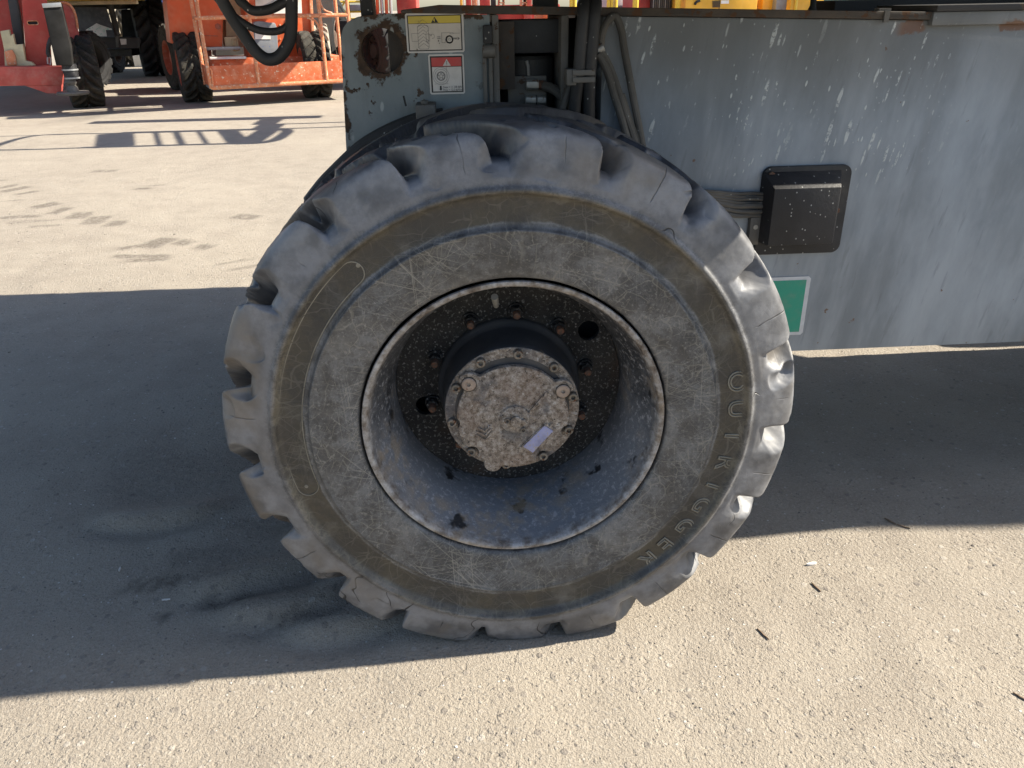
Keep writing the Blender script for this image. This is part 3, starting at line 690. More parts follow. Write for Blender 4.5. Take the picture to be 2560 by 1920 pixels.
    for k in range(1, 9): 
        t = math.pi*k/9; rr = .4465+.022*math.cos(t); aa = ac+.022*math.sin(t)/.4465; path.append((rr*math.cos(aa), .0085, WC.z+rr*math.sin(aa)))
    for k in range(41): a = R(131+64-k*1.6); path.append((.4245*math.cos(a), .0085, WC.z+.4245*math.sin(a)))
    ac = R(131)
    for k in range(1, 9):
        t = math.pi*k/9; rr = .4465-.022*math.cos(t); aa = ac-.022*math.sin(t)/.4465; path.append((rr*math.cos(aa), .0085, WC.z+rr*math.sin(aa)))
    path.append(path[0]); MB().tube(path, .0012, 6, False).build('sidewall_badge', M['letter'], wheel)
    for c in ((.45, 128.7), (.45, 195)):
        p = polar(c[0], c[1], .0098); MB().lathe([(.0001, .0085), (.0035, .0085), (.0042, .0098)], 12, (p.x, 0, p.z)).build('badge_stud', M['letter'], wheel)
    return wheel
M['letter'] = worn('moulded_lettering', (.23, .21, .17), .8, (.14, .125, .095), .6, 30, .5, (.15, .135, .10), .3)
wheel = main_wheel()

def chassis():
    Y = .54
    # long side plate and box behind it
    xl = at(1500, 300, Y).x
    dz = lambda x: 1.3265-.0292*(min(x, 1.2)+.205)
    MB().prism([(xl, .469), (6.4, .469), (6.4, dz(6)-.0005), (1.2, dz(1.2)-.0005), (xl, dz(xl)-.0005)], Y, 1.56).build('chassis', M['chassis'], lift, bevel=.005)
    # deck plate on top with its dark front edge
    d = MB(); d.prism([(-.205, dz(-.205)), (1.2, dz(1.2)), (6.4, dz(1.2)), (6.4, dz(1.2)+.0165), (1.2, dz(1.2)+.0165), (-.12, dz(-.12)+.0175), (-.205, dz(-.205)+.006)], Y-.012, 1.58); d.build('deck_plate', M['deck'], lift, bevel=.003)
    # end plate: rounded outline with the round lifting hole
    pl = [at(852, 105, Y), at(853, 88, Y), at(858, 70, Y), at(868, 56, Y), at(880, 48, Y), at(895, 42, Y), at(910, 39, Y)]
    out = [(p.x, p.z) for p in pl]
    top = at(910, 39, Y).z
    x1 = at(1228, 200, Y).x
    out += [(-.206, dz(-.205)), (x1, dz(x1)-.001), (x1, .70), (-.36, .70), (-.358, 1.0)]
    bm = bmesh.new(); es = []
    hole = [(HOLE.x+.0475*math.cos(2*math.pi*k/32), HOLE.z+.0475*math.sin(2*math.pi*k/32)) for k in range(32)]
    for lp in (out, hole):
        vs = [bm.verts.new((p[0], Y, p[1])) for p in lp]; es += [bm.edges.new((vs[i], vs[(i+1) % len(vs)])) for i in range(len(vs))]
    bmesh.ops.triangle_fill(bm, edges=es, use_beauty=True)
    g = bmesh.ops.extrude_face_region(bm, geom=list(bm.faces))
    for v in g['geom']:
        if isinstance(v, bmesh.types.BMVert): v.co.y += .030
    bmesh.ops.recalc_face_normals(bm, faces=bm.faces)
    me = bpy.data.meshes.new('end_plate'); bm.to_mesh(me); bm.free(); me.materials.append(M['endplate'])
    o = bpy.data.objects.new('end_plate', me); COL.objects.link(o); o.parent = lift
    # backing plate that covers the right half of the hole
    MB().box((HOLE.x+.012, Y+.034, HOLE.z-.09), (HOLE.x+.30, Y+.05, HOLE.z+.055)).build('backing_plate', M['deck'], lift)
    # recess between end plate and side plate: back wall, dark cross plate, brackets, steering cylinder
    MB().box((x1-.1, Y+.30, .72), (xl+.12, Y+.33, 1.306)).build('recess_wall', M['recess'], lift)
    a, b = at(1249, 38, Y+.05), at(1402, 132, Y+.05)
    MB().box((a.x, Y+.05, b.z), (b.x, Y+.075, 1.308)).build('cross_plate', M['darkplate'], lift, bevel=.004)
    for px0, px1, yy in ((1232, 1248, .0), (1402, 1420, .0)):
        p, q = at(px0, 150, Y), at(px1, 150, Y); MB().box((p.x, Y-.004+yy, .85), (q.x, Y+.30, dz(q.x)-.001)).build('upright_bracket', M['bracket'], lift, bevel=.002)
    p, q = at(1206, 150, Y), at(1216, 150, Y); MB().box((p.x, Y-.012, .95), (q.x, Y-.001, at(1208, 118, Y).z)).build('guide_strip', M['bracket'], lift, bevel=.002)
    p, q = at(1221, 150, Y), at(1231, 150, Y); MB().box((p.x, Y-.012, .95), (q.x, Y-.001, at(1208, 118, Y).z)).build('guide_strip', M['bracket'], lift, bevel=.002)
    p, q = at(1206, 62, Y), at(1230, 108, Y); MB().box((p.x, Y-.028, q.z), (q.x, Y-.001, p.z)).build('guide_block', M['darkplate'], lift, bevel=.004)
    p = at(1220, 128, Y-.02); s = MB(); s.cyl((p.x-.012, Y-.018, p.z), (p.x+.016, Y-.018, p.z), .014, 14); s.build('guide_roller', M['bracket'], lift, bevel=.002)
    # steering cylinder body with hose fittings
    c0 = at(1318, 140, Y+.10); 
    s = MB().lathe([(.0001, c0.z), (.058, c0.z), (.066, c0.z-.008), (.066, c0.z-.30), (.0001, c0.z-.30)], 40, (c0.x, Y+.14, 0), 'Z'); cyl = s.build('steering_cylinder', M['recess'], lift)
    p, q = at(1268, 190, Y+.07), at(1366, 250, Y+.07); MB().box((p.x, Y+.062, q.z-.1), (q.x, Y+.15, p.z)).build('valve_block', M['bracket'], cyl, bevel=.004)
    def fit(px, py, l, r, mat, Yf=Y+.045):
        p = at(px, py, Yf); MB().tube([(p.x, Yf, p.z), (p.x+l, Yf, p.z-.001)], r, 6).build('hose_fitting', mat, cyl, bevel=.003)
    fit(1315, 211, .030, .0135, M['zinc']); fit(1343, 212, .018, .011, M['rustbolt']); fit(1313, 249, .026, .0115, M['zinc']); fit(1342, 249, .022, .0115, M['zinc'])
    pts = [at(1360, 214, Y+.04), at(1378, 220, Y+.03), at(1398, 234, Y+.02), at(1412, 252, Y+.02), at(1418, 290, Y+.03)]
    MB().tube(catmull(pts, 5), .0115, 10).build('hose', M['hose_dusty'], lift)
    p = at(1316, 152, Y+.07); MB().tube([p, p+Vector((.004, 0, -.012)), p+Vector((.006, 0, -.05))], .0045, 8).build('grease_pipe', M['zinc'], cyl)
    # big hose pair hanging over the deck edge with clamp
    for dx in (0, 27):
        pts = [at(1450+dx, 60, Y+.12), at(1456+dx, 22, Y+.07), at(1460+dx, 7, Y+.0), at(1462+dx, 10, Y-.035), at(1459+dx, 40, Y-.055), at(1453+dx, 110, Y-.06), at(1447+dx, 190, Y-.055), at(1440+dx*1.2, 240, Y-.045), at(1432+dx*1.45, 310, Y-.03), at(1420+dx*1.6, 400, Y-.02)]
        MB().tube(catmull(pts, 6), .0143, 14).build('hose', M['hose'], lift)
    c = MB()
    for yy in (183, 201):
        p, q = at(1432, yy, Y-.08), at(1489, yy+2, Y-.08); c.box((p.x, Y-.076, p.z-.006), (q.x, Y-.03, p.z+.006))
    p = at(1428, 190, Y-.07); c.box((p.x-.01, Y-.07, p.z-.02), (p.x+.012, Y-.02, p.z+.014))
    c.build('hose_clamp', M['bracket'], lift, bevel=.003)
    pts = [at(1432, 200, Y-.03), at(1422, 225, Y-.03), at(1410, 260, Y-.03), at(1395, 300, Y-.02)]; MB().tube(catmull(pts, 4), .009, 8).build('hose', M['hose_dusty'], lift)
    # looped hoses against the side plate
    def hose(pp, r, yy=-.02, mat='hose_dusty', ys=None):
        MB().tube(catmull([at(a, b, Y+(ys[i] if ys else yy)) for i, (a, b) in enumerate(pp)], 5), r, 10).build('hose', M[mat], lift)
    hose([(1502, 128), (1504, 90), (1515, 60), (1530, 42), (1541, 44), (1553, 75), (1562, 130), (1575, 200), (1588, 270), (1602, 340), (1612, 400)], .0085)
    hose([(1494, 122), (1508, 138), (1526, 172), (1545, 225), (1562, 280), (1580, 335), (1600, 400)], .0085, -.03)
    hose([(1494, 136), (1506, 152), (1520, 185), (1536, 240), (1552, 290), (1566, 340), (1585, 400)], .0085, -.045)
    hose([(1555, 235), (1566, 270), (1582, 318), (1600, 360), (1620, 410)], .0065, -.02)
    p = at(1499, 124, Y-.03); MB().cyl((p.x-.009, Y-.03, p.z-.004), (p.x+.008, Y-.03, p.z+.006), .011, 10).build('hose_ferrule', M['zinc'], lift, bevel=.002)
    # mudguard hose arc behind the tyre on the left
    hose([(776, 508), (812, 462), (845, 428), (880, 394), (915, 365), (975, 331), (1050, 302), (1110, 292)], .020, -.02, 'hose')
    hose([(800, 500), (830, 462), (860, 430), (900, 396), (950, 362), (1020, 328), (1080, 310)], .012, -.045, 'hose')
    p = at(1065, 275, Y-.045); b = MB().box((p.x-.022, Y-.075, p.z-.03), (p.x+.022, Y-.001, p.z+.014)); b.cyl((p.x-.002, Y-.05, p.z+.013), (p.x-.002, Y-.05, p.z+.022), .009, 8); b.build('hose_bracket', M['bracket'], lift, bevel=.003)
    p = at(1015, 265, Y-.03); MB().bar(p, p+Vector((-.004, 0, .022)), .006, .004).build('cable_tie', M['black'], lift)
    # cable box and its cover
    def rrect(x0, z0, x1, z1, rs, n=7):
        pts = []
        for (cx, cz, a0, r) in ((x1-rs[0], z1-rs[0], 0, rs[0]), (x0+rs[1], z1-rs[1], 90, rs[1]), (x0+rs[2], z0+rs[2], 180, rs[2]), (x1-rs[3], z0+rs[3], 270, rs[3])):
            for k in range(n): a = R(a0+90*k/(n-1)); pts.append((cx+r*math.cos(a), cz+r*math.sin(a)))
        return pts
    a, b = at(1900, 416, Y), at(2108, 627, Y); x0, x1_, z1, z0 = at(1900, 470, Y).x, at(2106, 520, Y).x, a.z, b.z
    x1_ = at(2118, 470, Y).x
    box = MB().prism(rrect(x0, z0, x1_, z1, (.022, .022, .004, .022)), Y-.012, Y).build('cable_box', M['black'], lift, bevel=.002)
    c0, c1 = at(1912, 462, Y-.04), at(2072, 607, Y-.04)
    cx0, cx1, cz0, cz1 = x0+.008, at(2080, 540, Y-.04).x, at(2000, 605, Y-.04).z, at(2000, 465, Y-.04).z
    cv = MB(); yb, yf = Y-.012, Y-.066
    cv.add([(cx0-.006, yb, cz0-.004), (cx1+.020, yb, cz0-.004), (cx1+.020, yb, cz1+.030), (cx0-.010, yb, cz1+.030), (cx0+.004, yf, cz0), (cx1, yf, cz0), (cx1, yf, cz1), (cx0+.004, yf, cz1)],
           [(4, 5, 6, 7), (0, 1, 5, 4), (1, 2, 6, 5), (2, 3, 7, 6), (3, 0, 4, 7)])
    cv.build('box_cover', M['black'], box, bevel=.0035)
    for px, py in ((1930, 438), (2092, 527)):
        p = at(px, py, Y-.02); MB().cyl((p.x, Y-.020, p.z), (p.x, Y-.0125, p.z), .0085, 6).build('bolt', M['rustbolt'], box, bevel=.001)
    p0 = at(1890, 600, Y-.03)
    MB().box((x0-.022, Y-.022, z0+.03), (x0+.004, Y-.001, z0+.10)).build('cable_clamp', M['bracket'], lift, bevel=.002)
    p = Vector((x0-.008, Y-.024, z0+.076)); MB().cyl((p.x, p.y, p.z), (p.x, p.y+.004, p.z), .006, 10).build('clamp_bolt', M['zinc'], lift)
    for k, (z, r) in enumerate(((485, .0042), (492, .0042), (499, .0042), (507, .0046), (516, .0072), (528, .0055), (540, .006))):
        pts = [at(1915, z, Y-.02), at(1880, z+(1.5 if k % 2 else -2), Y-.016-.004*(k % 3)), at(1840, z-1, Y-.016), at(1780, z-6-k, Y-.02), at(1700, z-10, Y-.02)]
        MB().tube(catmull(pts, 4), r, 8).build('cable', M['hose_dusty'], lift)
    # raised beam flange top right and dark gear above the deck
    p = at(2318, 60, Y); MB().box((p.x, Y-.02, at(2400, 62, Y).z), (6.4, Y-.001, 1.3075)).build('top_flange', M['chassis'], lift, bevel=.003)
    MB().box((p.x, Y-.03, 1.3085), (6.4, .80, 1.322)).build('flange_cap', M['dark'], lift, bevel=.003)
    p, q = at(1985, 2, .75), at(2075, 10, .75); MB().box((p.x, .70, 1.345), (q.x, .85, 1.40)).build('cable_tray', M['dark'], lift, bevel=.004)
    p = at(2032, 15, .72); MB().lathe([(.0001, 1.302), (.008, 1.304), (.0115, 1.315), (.007, 1.325), (.008, 1.348)], 12, (p.x, .72, 0), 'Z').build('tray_bolt', M['dark'], lift)
    p, q = at(2070, 10, 1.2), at(2320, 28, 1.2); MB().box((p.x, 1.15, 1.3035), (q.x+.6, 1.3, q.z+.035)).build('cable_tray', M['dark'], lift, bevel=.003)
    p = at(2200, 25, .56); t = MB(); t.box((p.x-.014, .535, 1.303), (p.x+.014, .56, 1.317)); t.box((p.x-.006, .522, 1.288), (p.x+.006, .5275, 1.312)); t.build('deck_clip', M['bracket'], lift)
    p = at(1350, 20, .8); t = MB().box((p.x-.02, .7, 1.322), (p.x+.035, .8, 1.37)); t.build('deck_block', M['dark'], lift, bevel=.004)
    p = at(930, 22, .56); q = at(920, 12, .6); t = MB(); t.box((q.x-.016, .58, 1.31), (q.x+.012, .66, 1.37)); t.build('lamp_socket', M['black'], lift, bevel=.004)
    # turret, counterweight and boom above the deck: unseen, shaped to throw the broad shade
    t = MB().box((-1.25, .03, 1.51), (1.04, 2.85, 2.45)); t.build('turret', M['counter'], lift, bevel=.05, seg=3)
    MB().box((-1.24, .022, 1.452), (1.047, 2.84, 1.508)).build('turret_shade_plate', M['dark'], lift, bevel=.004)  # dark plate added low to cut sky light on the tyre top
    t = MB().lathe([(.0001, 1.304), (.66, 1.304), (.66, 1.60), (.0001, 1.6)], 48, (2.5, 1.10, 0), 'Z'); t.build('slew_ring', M['dark'], lift)
    t = MB().box((.95, .78, 1.605), (3.2, 2.2, 2.4)); t.build('turret_neck', M['counter'], lift, bevel=.03)
    t = MB(); t.bar((1.9, .76, 1.53), (6.6, .76, 3.56), .44, .42); t.build('boom', M['counter'], lift, bevel=.02)
    # axle and the wheel of the far side
    MB().cyl((0, .2, WC.z), (0, 2.0, WC.z), .12, 24).cyl((0, .33, WC.z), (0, .35, WC.z), .25, 40).build('axle', M['dark'], lift)
chassis()
for wx, wy, rz in ((0, 2.09, 180), (3.5, 0, 0), (3.5, 2.09, 180)):
    o = dup(wheel, lift, (wx, wy, WC.z)); o.rotation_euler = (0, 0, R(rz))
MB().cyl((3.5, .2, WC.z), (3.5, 2.0, WC.z), .12, 24).box((2.9, .7, .50), (4.1, 1.4, .75)).build('axle', M['dark'], lift)

# stickers ---------------------------------------------------------------
def sticker(name, mat, x0, z0, x1, z1, Y, parent, th=.0016, rad=.003):
    return MB().prism([(x0+rad, z0), (x1-rad, z0), (x1, z0+rad), (x1, z1-rad), (x1-rad, z1), (x0+rad, z1), (x0, z1-rad), (x0, z0+rad)], Y-th, Y).build(name, mat, parent)
def art():
    Y = .5395
    def frame(x0, z0, x1, z1, U, mat_bg, mats, ins=.0045, bw=.0032):
        """white sticker with black line frame; returns mapper from 0..1 art coordinates"""
        st = sticker('warning_sticker', M['s_white'], x0, z0, x1, z1, U, lift)
        return st
    def quad(m, a, b, y): m.add([(a[0], y, a[1]), (b[0], y, a[1]), (b[0], y, b[1]), (a[0], y, b[1])], [(0, 1, 2, 3)])
    def poly(m, pts, y): m.add([(p[0], y, p[1]) for p in pts], [tuple(range(len(pts)))])
    def line(m, pts, w_, y):
        for p, q in zip(pts[:-1], pts[1:]):
            d = Vector((q[0]-p[0], q[1]-p[1])); L = d.length
            if L < 1e-7: continue
            d /= L; n_ = Vector((-d.y, d.x))*w_/2; e = d*w_*.3
            m.add([(p[0]-e.x+n_.x, y, p[1]-e.y+n_.y), (p[0]-e.x-n_.x, y, p[1]-e.y-n_.y), (q[0]+e.x-n_.x, y, q[1]+e.y-n_.y), (q[0]+e.x+n_.x, y, q[1]+e.y+n_.y)], [(0, 1, 2, 3)])
    def circ(m, c, r, w_, y, n=28): line(m, [(c[0]+r*math.cos(2*math.pi*k/n), c[1]+r*math.sin(2*math.pi*k/n)) for k in range(n+1)], w_, y)
    def text(body, x, z, size, mat, y, parent, sx=1.0):
        cu = bpy.data.curves.new('lettering', 'FONT'); cu.body = body; cu.size = size; cu.resolution_u = 3
        to = bpy.data.objects.new('lettering_tmp', cu); COL.objects.link(to); dg = bpy.context.evaluated_depsgraph_get()
        me = bpy.data.meshes.new_from_object(to.evaluated_get(dg)); bpy.data.objects.remove(to)
        V = np.zeros(len(me.vertices)*3); me.vertices.foreach_get('co', V); V = V.reshape(-1, 3)
        me.vertices.foreach_set('co', np.stack([x+V[:, 0]*sx, 0*V[:, 0]+y, z+V[:, 1]], -1).ravel().astype(np.float32)); me.materials.clear(); me.materials.append(mat)
        o = bpy.data.objects.new('lettering', me); COL.objects.link(o); o.parent = parent
    # yellow sticker, 0..1 art space measured on the print
    a, b = at(1012, 33, Y), at(1162, 130, Y); x0, z1, x1, z0 = a.x, a.z-.0005, b.x, b.z
    W_, H_ = x1-x0, z1-z0
    s1 = sticker('warning_sticker', M['s_white'], x0, z0, x1, z1, Y, lift); s1['label'] = 'yellow-headed sticker with a tyre drawing'
    def T(u, v): return (x0+u*W_, z0+v*H_)
    y1 = Y-.0022; y2 = Y-.0028; y3 = Y-.0034
    m = MB(); quad(m, T(.03, .045), T(.965, .95), y1); m.build('border', M['s_black'], s1)
    m = MB(); quad(m, T(.048, .075), T(.945, .925), y2); m.build('print_ground', M['s_cream'], s1)
    m = MB(); quad(m, T(.048, .745), T(.945, .925), y3); m.build('header_band', M['s_yellow'], s1)
    m = MB(); line(m, [T(.048, .742), T(.945, .742)], .0008, y3-.0004); poly(m, [T(.44, .755), T(.565, .755), T(.502, .905)], y3-.0004); m.build('warning_triangle', M['s_black'], s1)
    m = MB(); poly(m, [T(.488, .80), T(.503, .80), T(.503, .865), T(.493, .865), T(.478, .815)], y3-.0008); quad(m, T(.496, .775), T(.503, .865), y3-.001); m.build('triangle_mark', M['s_yellow'], s1)
    m = MB(); lw = .0007
    def L(*pp, w_=lw): line(m, [T(*p) for p in pp], w_, y3)
    L((.225, .70), (.365, .70), (.385, .66), (.385, .14), (.365, .10), (.225, .10), (.2, .14), (.2, .66), (.225, .70))
    for k in range(8):
        v = .17+.085*k; L((.2, v-.03), (.295, v+.075), (.385, v-.03) if k not in (3, 4, 5) else (.335, v+.03))
    L((.095, .50), (.2, .50)); L((.095, .30), (.2, .30)); L((.095, .30), (.095, .50)); L((.34, .30), (.34, .48), (.4, .48), (.4, .30), (.34, .30)); L((.385, .58), (.34, .50)); L((.34, .3), (.37, .26))
    L(*[(.455+.03*math.cos(R(a_)), .42+.055*math.sin(R(a_))) for a_ in range(-120, 181, 20)]); L((.425, .42), (.415, .47)); L((.425, .42), (.44, .47))
    L((.535, .40), (.585, .40), w_=.0014); L((.535, .36), (.585, .36), w_=.0014)
    L((.61, .25), (.61, .50), (.755, .50)); L((.61, .25), (.665, .25), (.675, .35)); L((.755, .47), (.81, .47), (.81, .50), (.755, .50), (.755, .47)); L((.81, .485), (.925, .485))
    c = T(.742, .33); circ(m, c, .0072, .0028, y3); circ(m, c, .0022, .0005, y3, 12)
    for k in range(6): L((.815+.011*k, .335), (.815+.011*k, .37), w_=.001)
    poly(m, [T(.885, .31), T(.925, .35), T(.885, .395)], y3)
    m.build('tyre_drawing', M['s_grey'], s1)
    # red sticker
    a, b = at(1070, 135, Y), at(1163, 234, Y); x0, z1, x1, z0 = a.x, a.z-.001, b.x, b.z
    W_, H_ = x1-x0, z1-z0
    s2 = sticker('warning_sticker', M['s_white'], x0, z0, x1, z1, Y, lift); s2['label'] = 'red-headed sticker with wheel load figures'
    m = MB(); quad(m, T(.045, .045), T(.955, .955), y1); m.build('border', M['s_black'], s2)
    m = MB(); quad(m, T(.09, .075), T(.92, .915), y2); m.build('print_ground', M['s_white'], s2)
    m = MB(); quad(m, T(.085, .70), T(.925, .92), y3); m.build('header_band', M['s_red'], s2)
    m = MB(); poly(m, [T(.40, .715), T(.625, .715), T(.512, .885)], y3-.0006); m.build('warning_triangle', M['s_white'], s2)
    m = MB(); line(m, [T(.512, .76), T(.512, .83)], .001, y3-.0012); line(m, [T(.512, .735), T(.512, .742)], .001, y3-.0012); line(m, [T(.085, .695), T(.925, .695)], .0012, y3-.0006); m.build('triangle_mark', M['s_black'], s2)
    m = MB(); c = T(.335, .46)
    for r_, w2 in ((.0185, .0006), (.0143, .0006), (.0088, .0018), (.0033, .0006)): circ(m, c, r_, w2, y3)
    for k in range(5): aa = R(90+72*k); circ(m, (c[0]+.0055*math.cos(aa), c[1]+.0055*math.sin(aa)), .001, .0007, y3, 8)
    line(m, [T(.14, .265), T(.53, .265)], .0006, y3); line(m, [T(.50, .28), T(.50, .69)], .0005, y3); m.build('wheel_drawing', M['s_grey'], s2)
    m = MB(); quad(m, T(.285, .14), T(.335, .215), y3); poly(m, [T(.265, .14), T(.355, .14), T(.31, .09)], y3); m.build('down_arrow', M['s_black'], s2)
    t0 = T(.375, .155); text('Fmax = 11 238 daN', t0[0], t0[1], .0068, M['s_black'], y3, s2, .78)
    t0 = T(.375, .085); text('Pmax = 12,5 daN/cm²', t0[0], t0[1], .0068, M['s_black'], y3, s2, .78)
    # green sticker half behind the tyre
    a, b = at(2030, 690, Y), at(2003, 836, Y); x1 = at(2017, 760, Y).x; z1, z0 = a.z, b.z
    s3 = sticker('green_sticker', M['s_edge'], x1-.20, z0, x1, z1, Y, lift, .0016, .006)
    m = MB(); quad(m, (x1-.19, z0+.009), (x1-.011, z1-.009), y1); m.build('green_field', M['s_green'], s3)
art()

# hoses hanging down from the turret at the left
def hanging():
    Y = .42
    for pts, r in (([(525, -260), (535, -120), (548, -20), (575, 35), (605, 80), (632, 120), (655, 142), (675, 149), (697, 142), (716, 118), (727, 85), (729, 30), (728, -60), (722, -260)], .0128),
                   ([(470, -160), (520, -40), (562, 18), (605, 55), (645, 75), (685, 79), (712, 70), (724, 50), (724, 0), (715, -200)], .0075),
                   ([(560, -160), (590, -20), (612, 12), (635, 27), (672, 24), (702, 10), (722, -8), (726, -80), (722, -240)], .0095)):
        P = [at(a, b, Y) for a, b in pts]
        MB().tube(catmull(P, 6), r, 14).build('hanging_hose', M['hose'], lift)
hanging()

# ------------------------------------------------------------------ wheels of the machines behind
VT, FT = tyre_grid(19, 14, 3, 5, .3, hi=False)
def far_tyre_mesh(mat):
    me = bpy.data.meshes.new('tyre'); V = VT.copy(); V[:, 1] -= .235
    me.from_pydata(V.tolist(), [], FT.tolist())
    for p in me.polygons: p.use_smooth = True
    me.set_sharp_from_angle(angle=R(45)); me.materials.append(mat); return me
TM = {k: far_tyre_mesh(M[k]) for k in ('far_tyre', 'black_tyre', 'dusty_lit_tyre')}
def rim_mesh(mat):
    m = MB().lathe([(.302, -.20), (.308, -.215), (.300, -.222), (.290, -.205), (.27, -.17), (.255, -.13), (.25, -.10), (.14, -.09), (.13, -.13), (.11, -.15), (.0001, -.152)], 40)
    m.lathe([(.300, -.2), (.29, 0), (.302, .2), (.308, .215), (.27, .17), (.25, .1), (.0001, .1)], 40)
    for k in range(8): a = R(45*k); m.cyl((.19*math.cos(a), -.10, .19*math.sin(a)), (.19*math.cos(a), -.125, .19*math.sin(a)), .017, 6)
    me = bpy.data.meshes.new('wheel'); me.from_pydata(m.v, [], m.f); finish(me, 0, 2, 40); me.materials.append(mat); return me
RM = {k: rim_mesh(M[k]) for k in ('rim_orange', 'rim_dark', 'black_tyre')}
def far_wheel(parent, pos, rad, wid, yaw, tyre='far_tyre', rim='rim_dark', spin=0.0):
    """yaw: direction of the axle's outer (disc) side, degrees from -Y"""
    o = bpy.data.objects.new('wheel', RM[rim]); COL.objects.link(o); o.parent = parent; o.location = Vector((pos[0], pos[1], rad*.985))-wloc(parent)
    o.rotation_euler = (0, 0, R(yaw)); o.scale = (rad/.58, wid/.47, rad/.58)
    t = bpy.data.objects.new('tyre', TM[tyre]); COL.objects.link(t); t.parent = o; t.rotation_euler = (0, spin, 0)
    return o
def frame(L, yaw):
    pv = np.array(L.location); c_, s_ = math.cos(R(-yaw)), math.sin(R(-yaw)); Q = np.array([[c_, -s_, 0], [s_, c_, 0], [0, 0, 1]])
    C = pv+Q @ (CAM-pv)
    def a(px, py, Y):
        d = Q @ ((px-1280)/1971*RR-(py-960)/1971*UU+F0); p = C+d*((Y-C[1])/d[1]); return Vector(p)
    def t(poly, Y): return [(a(x, y, Y).x, a(x, y, Y).z) for x, y in poly]
    def fw(parent, pos, rad, wid, yw, *aa, **kw):
        p = pv+Q @ (np.array([pos[0], pos[1], 0])-pv); return far_wheel(parent, p, rad, wid, yw-yaw, *aa, **kw)
    return a, t, fw
def pxw(px, py, z=0): p = atz(px, py, z); return p
def tr(poly, Y): return [(at(a, b, Y).x, at(a, b, Y).z) for a, b in poly]

